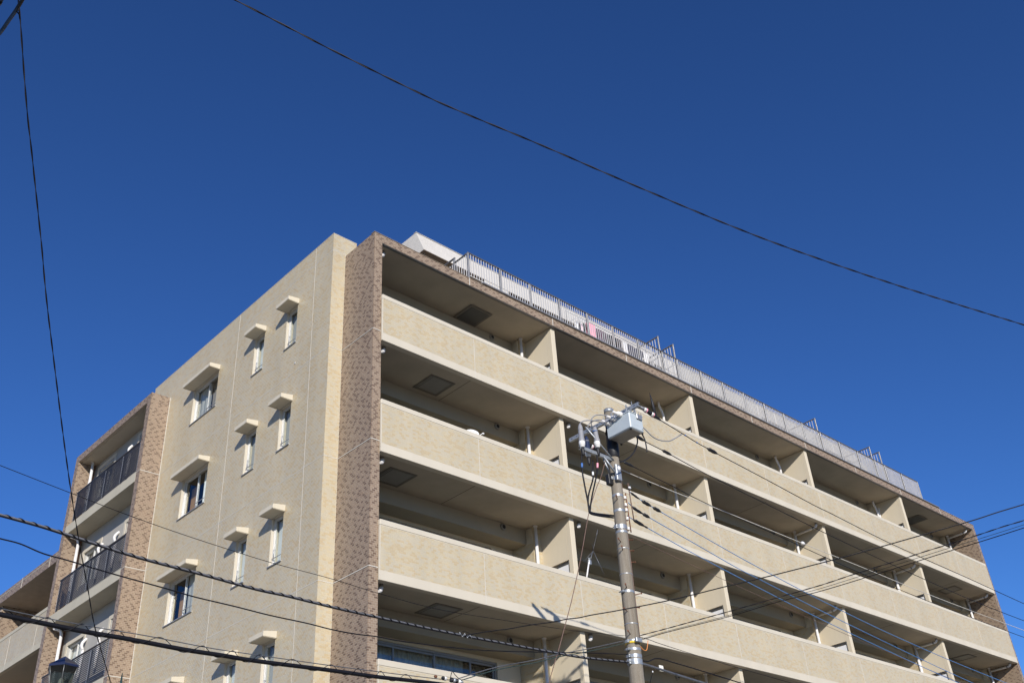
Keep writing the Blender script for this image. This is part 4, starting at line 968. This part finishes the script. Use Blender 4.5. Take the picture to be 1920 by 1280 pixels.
# ---- wires
WR = {
    'sky_pair': [(-9.594,-10.732,9.287),(-9.313,-10.804,9.243),(-8.775,-10.943,9.121),(-8.4,-11.041,9.032),(-7.62,-11.243,8.878),(-7.191,-11.354,8.815),(-6.28,-11.59,8.73),(-5.258,-11.854,8.614),(-3.898,-12.206,8.483),(-2.779,-12.496,8.434),(-1.265,-12.888,8.43),(0.701,-13.397,8.474),(1.549,-13.617,8.501)],
    'left_pair': [(-10.917,-10.371,8.539),(-10.864,-10.293,8.465),(-10.786,-10.177,8.379),(-10.581,-9.872,8.104),(-10.442,-9.665,7.932),(-10.287,-9.434,7.776),(-10.073,-9.117,7.546),(-9.897,-8.855,7.359),(-9.663,-8.508,7.082),(-9.34,-8.028,6.767),(-9.008,-7.534,6.451),(-8.667,-7.028,6.147),(-8.294,-6.473,5.856),(-7.845,-5.806,5.552),(-7.49,-5.278,5.317),(-6.807,-4.264,5.053),(-6.461,-3.749,4.954)],
    'corner_thick': [(-11.148,-12.433,6.277),(-11.139,-12.233,6.333),(-11.133,-12.104,6.373),(-11.122,-11.886,6.487),(-11.113,-11.689,6.584),(-11.096,-11.319,6.829)],
    'corner_thick2': [(-11.235,-12.406,6.213),(-11.205,-12.032,6.485),(-11.196,-11.922,6.548),(-11.148,-11.331,7.052)],
    'thin_left': [(-9.159,-5.0,7.146),(-8.796,-5.0,7.09),(-7.955,-5.0,6.968),(-7.191,-5.0,6.862),(-6.468,-5.0,6.784),(-5.733,-5.0,6.722),(-5.126,-5.0,6.682),(-4.224,-5.0,6.654),(-3.441,-5.0,6.603),(-2.351,-5.0,6.563),(-1.214,-5.0,6.613),(0.742,-5.0,6.73),(2.019,-5.0,6.854)],
    'wrapped': [(-9.02,-5.0,6.526),(-8.673,-5.0,6.51),(-8.258,-5.0,6.488),(-7.938,-5.0,6.458),(-7.374,-5.0,6.399),(-6.902,-5.0,6.36),(-6.161,-5.0,6.327),(-5.376,-5.0,6.284),(-4.889,-5.0,6.282),(-4.144,-5.0,6.26),(-3.435,-5.0,6.252),(-2.359,-5.0,6.245),(-1.237,-5.0,6.255),(0.238,-5.0,6.285),(0.944,-5.0,6.31),(2.047,-5.0,6.396)],
    'drop_left': [(-8.96,-5.0,6.255),(-8.616,-5.0,6.235),(-8.391,-5.0,6.223),(-8.123,-5.0,6.167),(-7.812,-5.0,6.144),(-7.279,-5.0,6.095),(-6.622,-5.0,6.049),(-6.226,-5.0,6.016),(-5.66,-5.0,5.996),(-5.15,-5.0,5.971),(-4.577,-5.0,5.962),(-4.191,-5.0,5.943),(-3.794,-5.0,5.945),(-3.43,-5.0,5.966),(-3.054,-5.0,5.969),(-2.566,-5.0,5.991),(-2.108,-5.0,6.018),(-1.248,-5.0,6.096),(0.176,-5.0,6.284),(0.956,-5.0,6.392),(2.073,-5.0,6.531)],
    'thick': [(-8.772,-5.0,5.415),(-8.44,-5.0,5.404),(-7.842,-5.0,5.381),(-7.42,-5.0,5.369),(-6.981,-5.0,5.368),(-6.286,-5.0,5.352),(-5.801,-5.0,5.357),(-5.293,-5.0,5.358),(-4.209,-5.0,5.394),(-3.421,-5.0,5.412),(-2.378,-5.0,5.457),(-0.847,-5.0,5.494)],
    'messenger': [(-8.786,-5.0,5.476),(-8.453,-5.0,5.466),(-7.955,-5.0,5.447),(-7.388,-5.0,5.439),(-6.768,-5.0,5.44),(-6.055,-5.0,5.423),(-5.602,-5.0,5.426),(-4.212,-5.0,5.457),(-3.331,-5.0,5.486),(-2.376,-5.0,5.525),(-2.073,-5.0,5.542)],
    'pair_a': [(-1.918,-5.0,5.586),(-1.153,-5.0,5.856),(-0.332,-5.0,6.081),(0.235,-5.0,6.258),(0.965,-5.0,6.457),(2.003,-5.0,6.766)],
    'pair_b': [(-1.919,-5.0,5.547),(-1.156,-5.0,5.815),(-0.336,-5.0,6.038),(0.23,-5.0,6.214),(0.959,-5.0,6.411),(1.994,-5.0,6.717)],
    'right_a': [(2.976,-5.85,11.142),(3.613,-5.85,11.056),(4.342,-5.85,10.965),(6.401,-5.85,10.826),(8.319,-5.85,10.682),(9.102,-5.85,10.651),(11.306,-5.85,10.532),(13.097,-5.85,10.491),(16.093,-5.85,10.448),(19.437,-5.85,10.382),(22.528,-5.85,10.35)],
    'right_b': [(2.773,-5.0,11.313),(3.34,-5.0,11.204),(3.602,-5.0,11.171),(4.145,-5.0,11.133),(5.405,-5.0,11.01),(7.661,-5.0,10.865),(9.475,-5.0,10.756),(10.48,-5.0,10.7),(13.429,-5.0,10.572),(17.843,-5.0,10.446),(21.426,-5.0,10.446),(24.755,-5.0,10.476)],
    'right_c': [(2.968,-4.1,11.178),(3.697,-4.1,11.164),(3.956,-4.1,11.149),(5.262,-4.1,11.047),(6.653,-4.1,10.923),(9.598,-4.1,10.788),(11.401,-4.1,10.691),(14.027,-4.1,10.585),(16.908,-4.1,10.518),(19.735,-4.1,10.503),(23.522,-4.1,10.498),(27.045,-4.1,10.533)],
    'right_d': [(2.738,-4.8,10.431),(3.027,-4.8,10.405),(4.408,-4.8,10.376),(6.201,-4.8,10.368),(9.33,-4.8,10.323),(12.245,-4.8,10.285),(14.731,-4.8,10.24),(17.637,-4.8,10.228),(21.725,-4.8,10.246),(25.072,-4.8,10.275)],
    'blue_a': [(2.695,-5.0,9.835),(2.999,-5.0,9.742),(3.421,-5.0,9.665),(4.633,-5.0,9.464),(5.37,-5.0,9.344),(6.469,-5.0,9.177),(8.118,-5.0,8.961),(9.215,-5.0,8.831),(11.787,-5.0,8.57),(15.128,-5.0,8.327),(18.591,-5.0,8.153),(21.032,-5.0,8.08)],
    'blue_b': [(2.614,-5.0,9.573),(2.789,-5.0,9.493),(3.004,-5.0,9.445),(4.561,-5.0,9.184),(5.992,-5.0,8.944),(6.908,-5.0,8.832),(9.104,-5.0,8.566),(12.34,-5.0,8.224),(15.697,-5.0,7.905),(18.551,-5.0,7.694)],
    'blue_c': [(2.528,-5.0,9.281),(2.86,-5.0,9.206),(3.952,-5.0,9.023),(4.499,-5.0,8.939),(6.666,-5.0,8.641),(9.015,-5.0,8.352),(12.234,-5.0,8.025),(14.959,-5.0,7.78),(17.158,-5.0,7.613)],
    'earth': [(2.42,-5.0,8.87),(3.05,-5.0,8.807),(4.428,-5.0,8.662),(6.194,-5.0,8.496),(8.015,-5.0,8.33),(10.18,-5.0,8.155),(14.28,-5.0,7.852),(16.589,-5.0,7.712)],
    'thin_low': [(2.258,-5.0,6.902),(2.713,-5.0,6.887),(3.085,-5.0,6.857),(4.775,-5.0,6.777),(7.506,-5.0,6.691),(8.732,-5.0,6.667)],
    'bundle_low': [(2.124,-5.0,6.426),(2.481,-5.0,6.411),(3.067,-5.0,6.37),(4.145,-5.0,6.3),(5.137,-5.0,6.267)],
    'drop_low': [(2.348,-5.0,6.468),(2.569,-5.0,6.481),(2.778,-5.0,6.559),(2.993,-5.0,6.58),(3.295,-5.0,6.566),(3.886,-5.0,6.541),(4.612,-5.0,6.501),(5.37,-5.0,6.459),(6.067,-5.0,6.403)],
    'road_a': [(-1.774,-5.013,6.24),(-1.684,-5.134,6.255),(-1.486,-5.401,6.266),(-1.363,-5.567,6.266),(-1.175,-5.82,6.286),(-0.955,-6.116,6.292),(-0.838,-6.275,6.309),(-0.731,-6.418,6.308),(-0.604,-6.589,6.327),(-0.338,-6.949,6.351),(0.145,-7.599,6.416),(0.604,-8.217,6.513),(1.026,-8.785,6.596),(1.552,-9.494,6.714),(1.752,-9.764,6.761),(2.407,-10.647,6.939),(2.807,-11.186,7.049),(3.043,-11.504,7.129),(3.282,-11.825,7.2),(3.615,-12.274,7.299)],
    'road_b': [(2.389,-4.785,6.921),(2.419,-5.003,6.918),(2.496,-5.558,6.908),(2.573,-6.114,6.903),(2.664,-6.765,6.898),(2.733,-7.268,6.897),(2.795,-7.714,6.899),(2.906,-8.513,6.9),(2.978,-9.031,6.922),(3.082,-9.782,6.941),(3.149,-10.261,6.961),(3.204,-10.657,6.967),(3.26,-11.062,6.98),(3.313,-11.441,6.997),(3.352,-11.725,7.0),(3.425,-12.251,7.022)],
    'road_c': [(2.479,-4.829,6.885),(2.509,-5.056,6.864),(2.567,-5.492,6.87),(2.735,-6.76,6.837),(2.86,-7.7,6.851),(2.961,-8.459,6.828),(3.096,-9.477,6.847),(3.246,-10.609,6.881),(3.302,-11.036,6.888),(3.387,-11.677,6.908),(3.457,-12.205,6.93)],
    'road_d': [(2.479,-4.832,6.904),(2.51,-5.059,6.882),(2.567,-5.495,6.888),(2.736,-6.765,6.859),(2.861,-7.707,6.881),(2.962,-8.47,6.87),(3.097,-9.49,6.896),(3.248,-10.623,6.928),(3.304,-11.051,6.934),(3.389,-11.692,6.953),(3.46,-12.221,6.975)],
    'rope': [(2.176,-5.0,10.578),(1.907,-5.0,9.975),(1.702,-5.0,9.636),(1.405,-5.0,9.045),(1.077,-5.0,8.157),(0.728,-5.0,7.305),(0.492,-5.0,6.798),(0.285,-5.0,6.362),(0.06,-5.0,5.924),(-0.099,-5.0,5.585)],
    'ins_a': [(2.231,-5.85,11.272),(2.342,-5.85,11.261),(2.486,-5.85,11.249),(2.598,-5.85,11.237),(2.708,-5.85,11.213),(2.837,-5.85,11.194),(2.976,-5.85,11.142)],
    'ins_c': [(2.445,-4.1,11.309),(2.54,-4.1,11.288),(2.62,-4.1,11.274),(2.683,-4.1,11.256),(2.776,-4.1,11.221),(2.968,-4.1,11.178)],
    'loop_a': [(2.393,-5.8,10.83),(2.511,-5.8,10.772),(2.628,-5.8,10.713),(2.787,-5.8,10.691),(2.973,-5.8,10.713),(3.207,-5.8,10.786),(3.446,-5.8,10.933),(3.674,-5.8,11.091)],
    'loop_b': [(2.674,-5.4,10.911),(2.656,-5.4,10.736),(2.491,-5.4,10.472),(2.261,-5.4,10.263),(2.034,-5.4,10.127)],
    'loop_c': [(2.842,-5.4,11.013),(2.917,-5.4,10.89),(2.932,-5.4,10.725),(2.926,-5.4,10.614)],
    'cable0': [(1.405,-5.0,10.907),(1.429,-5.06,10.967),(1.53,-5.12,11.007),(1.73,-5.18,11.034),(1.868,-5.24,11.021),(2.02,-5.3,11.087)],
    'cable1': [(1.785,-5.0,10.996),(1.724,-5.06,11.108),(1.792,-5.12,11.206),(1.969,-5.18,11.244),(2.17,-5.24,11.232),(2.266,-5.3,11.214)],
    'cable2': [(1.656,-5.0,10.797),(1.604,-5.05,10.916),(1.635,-5.1,10.994),(1.77,-5.15,11.083),(1.987,-5.2,11.127),(2.187,-5.25,11.222),(2.355,-5.3,11.289)],
    'down0': [(1.363,-5.02,10.235),(1.342,-5.02,10.055),(1.329,-5.02,9.84),(1.368,-5.02,9.461),(1.42,-5.02,9.118),(1.495,-5.02,9.055),(2.087,-5.02,9.158)],
    'down1': [(1.803,-5.02,10.366),(1.802,-5.02,10.189),(1.735,-5.02,9.928),(1.537,-5.02,9.442),(1.441,-5.02,9.149),(1.481,-5.02,9.071),(2.088,-5.02,9.165)],
    'down2': [(1.671,-5.02,10.205),(1.633,-5.02,9.952),(1.607,-5.02,9.786),(1.428,-5.02,9.4),(1.397,-5.02,9.138),(1.476,-5.02,9.038),(2.08,-5.02,9.118)],
    'orange': [(2.257,-5.1,6.808),(2.278,-5.1,6.697),(2.353,-5.1,6.633),(2.441,-5.1,6.636),(2.487,-5.1,6.72),(2.523,-5.1,6.822)],
}
def smooth(P, n=6):
    P = [Vector(p) for p in P]; out = []
    for i in range(len(P)-1):
        p0 = P[max(i-1, 0)]; p1 = P[i]; p2 = P[i+1]; p3 = P[min(i+2, len(P)-1)]
        for q in range(n):
            t_ = q/n
            out.append(.5*((2*p1)+(-p0+p2)*t_+(2*p0-5*p1+4*p2-p3)*t_*t_+(-p0+3*p1-3*p2+p3)*t_**3))
    return out+[P[-1]]
def resample(P, step):
    out = [P[0]]; acc = 0
    for a_, b_ in zip(P[:-1], P[1:]):
        L = (b_-a_).length; d_ = step-acc
        while d_ <= L: out.append(a_.lerp(b_, d_/L)); d_ += step
        acc = (acc+L) % step
    return out
def wire(key, name, r_, mat, label, cat='cable', twist=0, group=None):
    P = smooth(WR[key]); o = MB()
    c0 = Vector(P[0])
    t_ = at0(name, tuple(c0), label, cat, group)
    L = [p-c0 for p in P]
    if twist:
        L = resample(L, twist/10)
        for s_ in (0, 1):
            b = MB(); pts = []
            for i, p in enumerate(L):
                tg = (L[min(i+1, len(L)-1)]-L[max(i-1, 0)]).normalized(); u_ = tg.cross(Vector((0, 0, 1))).normalized(); v_ = tg.cross(u_)
                a_ = 2*math.pi*i/10+math.pi*s_; pts.append(p+(u_*math.cos(a_)+v_*math.sin(a_))*r_)
            b.tube(pts, r_, 6).build('strand', M[mat if s_ == 0 else (mat if mat != 'wire' else 'wire_mid')], t_)
    else:
        b = MB().tube(L, r_, 7).build('conductor', M[mat], t_)
    return t_, L
wire('sky_pair', 'overhead_cable', .0048, 'wire', 'twisted black cable crossing the open sky from top centre to right edge', twist=.55)
wire('left_pair', 'overhead_cable', .0037, 'wire', 'twisted black cable dropping down the left side of the sky', twist=.45)
t_, L = wire('corner_thick', 'overhead_cable', .0105, 'wire', 'thick black cable cutting across the top left corner')
MB().tube([L[12], L[12]+Vector((.02, -.01, -.03)), L[12]+Vector((.03, -.01, -.06))], .004, 5).build('tie', M['wire'], t_)
wire('corner_thick2', 'overhead_cable', .010, 'wire', 'sliver of black cable in the extreme top left corner')
wire('thin_left', 'overhead_cable', .0042, 'wire', 'thin black wire, uppermost of the lines running left from the pole')
t_, L = wire('wrapped', 'overhead_cable', .0125, 'spiral_core', 'cable bundle bound with black spiral wrap running left from the pole')
LL = resample(L, .012); sp_ = MB(); pts = []
for i, p in enumerate(LL):
    tg = (LL[min(i+1, len(LL)-1)]-LL[max(i-1, 0)]).normalized(); u_ = tg.cross(Vector((0, 0, 1))).normalized(); v_ = tg.cross(u_)
    a_ = 2*math.pi*i*.012/.15; pts.append(p+(u_*math.cos(a_)+v_*math.sin(a_))*.013)
sp_.tube(pts, .0088, 5).build('spiral_wrap', M['wire'], t_)
MB().tube([p+Vector((0, 0, -.017)) for p in L], .010, 6).build('lower_strand', M['wire'], t_)
wire('drop_left', 'overhead_cable', .0085, 'wire', 'wavy black cable below the spiral-wrapped bundle on the left')
t_, L = wire('thick', 'overhead_cable', .028, 'wire', 'thickest black cable, lowest of the lines on the left')
MS, LM_ = wire('messenger', 'overhead_cable', .006, 'wire_grey', 'thin grey messenger strand just above the thickest cable')
mw = [Vector(q) for q in smooth(WR['messenger'])]; tk = [Vector(q) for q in smooth(WR['thick'])]
def zat(Lst, x_):
    for a_, b_ in zip(Lst[:-1], Lst[1:]):
        if a_.x <= x_ <= b_.x: return a_.z+(b_.z-a_.z)*(x_-a_.x)/max(b_.x-a_.x, 1e-6)
    return Lst[-1].z
x_ = -9.0; pts = []; hr = random.Random(9); ph = 0; pitch = .47
while x_ < -2.6:
    zt_ = zat(mw, x_); zb_ = zat(tk, x_); mid = (zt_+zb_)/2-.012; am_ = (zt_-zb_)/2+.022
    pts.append(Vector((x_, -5+.035*math.sin(ph), mid+am_*math.cos(ph)))-Vector(WR['thick'][0]))
    ph += 2*math.pi*.02/pitch*(1+.25*math.sin(x_*3.1)); x_ += .02
MB().tube(pts, .0045, 5).build('hanger_coil', M['wire'], t_)
cl_ = at0('cable_clamp', (-2.08, -5.0, 5.53), 'cluster of porcelain and metal clamps where lines meet at the bottom centre', 'cable clamp')
for q, (dx, mt, rr_) in enumerate(((-.30, 'rust', .022), (-.16, 'black', .028), (-.12, 'porcelain', .03), (.0, 'black', .036), (.05, 'steel', .036), (.10, 'black', .034), (.15, 'porcelain', .03), (.20, 'steel', .02))):
    MB().lathe((dx, 0, .02-.03*dx), [(0, rr_*.6), (.012, rr_), (.035, rr_), (.046, rr_*.6)], 12, (1, 0, -.2)).build('clamp', M[mt], cl_)
MB().tube(smooth([(.0, 0, .03), (.04, .0, .14), (.12, .02, .10), (.2, 0, .04)], 4), .006, 5).build('tail', M['wire'], cl_)
cj = at0('cable_clamp', tuple(Vector(WR['road_a'][0])), 'small white wire junction on the spiral-wrapped bundle under the fourth parapet', 'cable clamp')
for q in range(5): MB().tube([(-.12+.05*q, -.01, .03*(-1)**q), (-.06+.05*q, .0, -.02*(-1)**q)], .006, 5).build('wire_tie', M['steel'], cj)
MB().tube(smooth([(-.1, 0, .02), (0, 0, .07), (.15, 0, .03)], 4), .004, 5).build('tail', M['wire'], cj)
wire('pair_a', 'overhead_cable', .0075, 'wire_grey', 'upper of two thin wires sloping from the pole down to the bottom clamps')
wire('pair_b', 'overhead_cable', .0075, 'wire_green', 'lower of two thin wires sloping from the pole down to the bottom clamps')
RA, LA = wire('right_a', 'overhead_cable', .0095, 'wire', 'black high voltage line from the near arm end, uppermost on the right')
RB_, LB = wire('right_b', 'overhead_cable', .0095, 'wire', 'black high voltage line below the switch box, second from top on the right')
RC, LC = wire('right_c', 'overhead_cable', .0095, 'wire', 'black high voltage line leaving behind the pole, third from top on the right')
RD, LD = wire('right_d', 'overhead_cable', .0085, 'sealant', 'pale bare messenger strand with a round insulator, right of the pole')
def sleeve(parent, L, f0, f1, r_, mat='black', name='joint_sleeve'):
    a_ = int(f0*(len(L)-1)); b_ = int(f1*(len(L)-1))+1; seg = L[a_:b_+1]
    n_ = len(seg); MB().tube(seg, [r_*(.45 if i in (0, n_-1) else 1) for i in range(n_)], 8).build(name, M[mat], parent)
def sleeve_at(parent, L, x0, x1, ox, r_, mat='black', name='joint_sleeve'):
    pts = []
    for q in range(6):
        x_ = x0+(x1-x0)*q/5
        for a_, b_ in zip(L[:-1], L[1:]):
            if a_.x+ox <= x_ <= b_.x+ox: pts.append(a_.lerp(b_, (x_-ox-a_.x)/max(b_.x-a_.x, 1e-6))); break
    if len(pts) > 2: MB().tube(pts, [r_*.4, r_, r_*.9, r_, r_*.8, r_*.4][:len(pts)], 8).build(name, M[mat], parent)
sleeve_at(RA, LA, 4.42, 4.75, WR['right_a'][0][0], .04)
for x0 in (3.68, 4.05): sleeve_at(RA, LA, x0, x0+.05, WR['right_a'][0][0], .017, 'blue_tape', 'tape')
sleeve_at(RB_, LB, 3.15, 3.42, WR['right_b'][0][0], .036); sleeve_at(RB_, LB, 4.0, 4.3, WR['right_b'][0][0], .034)
sleeve_at(RC, LC, 3.75, 4.1, WR['right_c'][0][0], .032)
sleeve_at(RD, LD, 9.28, 9.40, WR['right_d'][0][0], .045, 'porcelain', 'insulator')
for key, lab in (('a', 'upper'), ('b', 'middle'), ('c', 'lower')):
    t_, L = wire('blue_'+key, 'overhead_cable', .0085, 'wire_blue', lab+' of the three blue insulated cables running right from the pole')
    ox = WR['blue_'+key][0][0]
    for x0, x1, rr_ in {'a': ((2.72, 2.98, .022), (3.05, 3.32, .036), (3.38, 3.62, .036)), 'b': ((2.72, 3.02, .030), (3.02, 3.22, .034)), 'c': ((2.70, 3.02, .034), (3.02, 3.12, .02))}[key]:
        sleeve_at(t_, L, x0, x1, ox, rr_)
wire('earth', 'overhead_cable', .005, 'copper', 'hair-thin brown wire below the blue cables')
wire('thin_low', 'overhead_cable', .0055, 'wire', 'thin dark strand leaving the lower pole bands to the right')
wire('bundle_low', 'overhead_cable', .024, 'wire_grey', 'thick wrapped bundle leaving the pole at the bottom right')
t_, L = wire('drop_low', 'overhead_cable', .011, 'wire', 'wavy black cable with a cream tag right of the pole')
MB().box(.52, .63, -.006, .006, -.115, -.01).build('name_tag', M['tag'], t_)
wire('road_a', 'overhead_cable', .0085, 'wire', 'black wavy wire passing in front of the pole, highest at the right edge')
wire('road_b', 'overhead_cable', .005, 'wire', 'twisted black wire from the pole bands to the right edge', twist=.4)
wire('road_c', 'overhead_cable', .0065, 'wire', 'straight black wire, lowest of the group rising to the right edge')
wire('road_d', 'overhead_cable', .004, 'wire_green', 'very thin green wire between the rising black wires on the right')
wire('rope', 'pull_rope', .0075, 'copper', 'long brown pull rope hanging from the switch past the fourth parapet', 'rope')
wire('loop_a', 'jumper_cable', .012, 'grey_rubber', 'grey jumper cable looping from the switch box right to the uppermost line', 'cable')
wire('loop_b', 'jumper_cable', .014, 'black', 'black jumper cable curving from under the switch box back to the pole', 'cable')
wire('loop_c', 'jumper_cable', .014, 'black', 'short black cable tail hanging under the right corner of the switch box', 'cable')
for i, lb_ in enumerate(('outermost', 'tallest', 'innermost')): wire('cable%d' % i, 'jumper_cable', .012, 'grey_rubber', lb_+' grey jumper cable arching from the switch bushings to the cable terminals')
for i, (lb_, mt) in enumerate((('blue', 'blue_tape'), ('pink', 'pink'), ('white', 'white_plastic'))):
    t_, L = wire('down%d' % i, 'riser_cable', .016, 'wire', 'black riser cable with a '+lb_+' marker sleeve hanging from the cable terminals')
    a_ = L[len(L)//6]; MB().tube(L[len(L)//6:len(L)//6+4], .020, 10).build('marker', M[mt], t_)
wire('orange', 'optical_cable', .007, 'orange', 'small orange cable loop beside the lower pole bands', 'cable')
# strain insulators in line with the arm ends
for key, lab in (('ins_a', 'white and black strain insulator on the near right end of the upper arm'), ('ins_c', 'strain insulator on the far left end of the upper arm, behind the terminals')):
    pts = [Vector(q) for q in WR[key]]; t_ = at0('strain_insulator', tuple(pts[0]), lab, 'insulator')
    dv = (pts[-1]-pts[0]).normalized(); Lt = (pts[-1]-pts[0]).length
    MB().tube([(0, 0, 0), dv*Lt*.2], .016, 8).build('clevis', M['steel'], t_)
    for q, (f, l_, r0_, r1_, mt) in enumerate(((.14, .10, .022, .036, 'grey_rubber'), (.28, .05, .042, .050, 'porcelain'), (.36, .012, .052, .052, 'pink'), (.38, .14, .034, .045, 'black'), (.56, .05, .044, .050, 'porcelain'), (.63, .012, .050, .050, 'pink'), (.65, Lt*.33, .042, .016, 'black'))):
        MB().lathe(tuple(dv*Lt*f), [(0, r0_*.8), (l_*.1, r0_), (l_*.9, r1_), (l_, r1_*.7)], 16, dv).build('shed' if mt == 'porcelain' else 'cover', M[mt], t_)
    if key == 'ins_a': MB().tube([dv*Lt*.74, dv*Lt*.70+Vector((-.0, 0, .30)), dv*Lt*.64+Vector((0, 0, .52))], [.036, .024, .006], 8).build('bird_guard', M['black'], t_)

# ================================================================== street lamps
t = at0('street_lamp', (-6.96, -3.04, 0), 'ornamental street lantern with blue hipped roof and clear glass at the bottom left', 'street lamp')
zr = 5.53; rw = .205; n_ = 6
def hexr(r_, z_): return [(r_*math.cos(math.radians(60*i+12)), r_*math.sin(math.radians(60*i+12)), z_) for i in range(n_)]
b = MB(); V = hexr(rw, zr-.005)+hexr(rw, zr-.03)+[(0, 0, zr+.13)]
b.add(V, [tuple(reversed(range(6, 12)))]+[(i, (i+1) % 6, (i+1) % 6+6, i+6) for i in range(6)]+[((i+1) % 6, i, 12) for i in range(6)]); b.build('roof', M['lamp_roof'], t)
top = hexr(rw*.93, zr-.032); mid = hexr(rw*.82, zr-.12); bot = hexr(rw*.50, zr-.52)
for i in range(6):
    q = (i+1) % 6
    MB().prism([top[i], top[q], mid[q], mid[i]], (-top[i][0]*.02, -top[i][1]*.02, 0)).build('visor', M['lamp_glass'], t)
    MB().prism([mid[i], mid[q], bot[q], bot[i]], (-mid[i][0]*.02, -mid[i][1]*.02, 0)).build('pane', M['lamp_glass'], t)
    MB().tube([top[i], mid[i], bot[i]], .007, 6).build('glazing_bar', M['lamp_metal'], t)
MB().lathe((0, 0, zr-.58), [(0, .06), (.03, .10), (.06, .10)], 16).build('base_ring', M['lamp_metal'], t)
MB().lathe((0, 0, zr-.36), [(0, .012), (.02, .03), (.15, .035), (.19, .028), (.21, .01)], 16).build('bulb', M['bulb'], t)
MB().lathe((0, 0, zr-.40), [(0, .04), (.05, .042), (.055, .02)], 16).build('bulb_socket', M['white_plastic'], t)
MB().tube([(0, 0, zr-.55), (0, 0, zr-.38)], .012, 8).build('stem', M['steel'], t)
MB().box(rw*.60, rw*.62, -.03, .07, zr-.5, zr-.06).build('post_plate', M['cream_paint'], t)
MB().lathe((0, 0, 0), [(0, .16), (.3, .15), (.35, .09), (2.5, .07), (zr-.62, .05), (zr-.58, .07)], 18).build('post', M['lamp_metal'], t)
t = at0('finial_post', (-7.60, -6.45, 0), 'dark green pointed post tip at the bottom edge right of the lantern', 'post')
MB().lathe((0, 0, 0), [(0, .05), (4.25, .035), (4.3, .05), (4.34, .02), (4.42, .016), (4.55, .003)], 12).build('spike', M['green_metal'], t)

print('objects', len(bpy.data.objects), 'tiles tris', sum(len(m.polygons) for m in bpy.data.meshes))
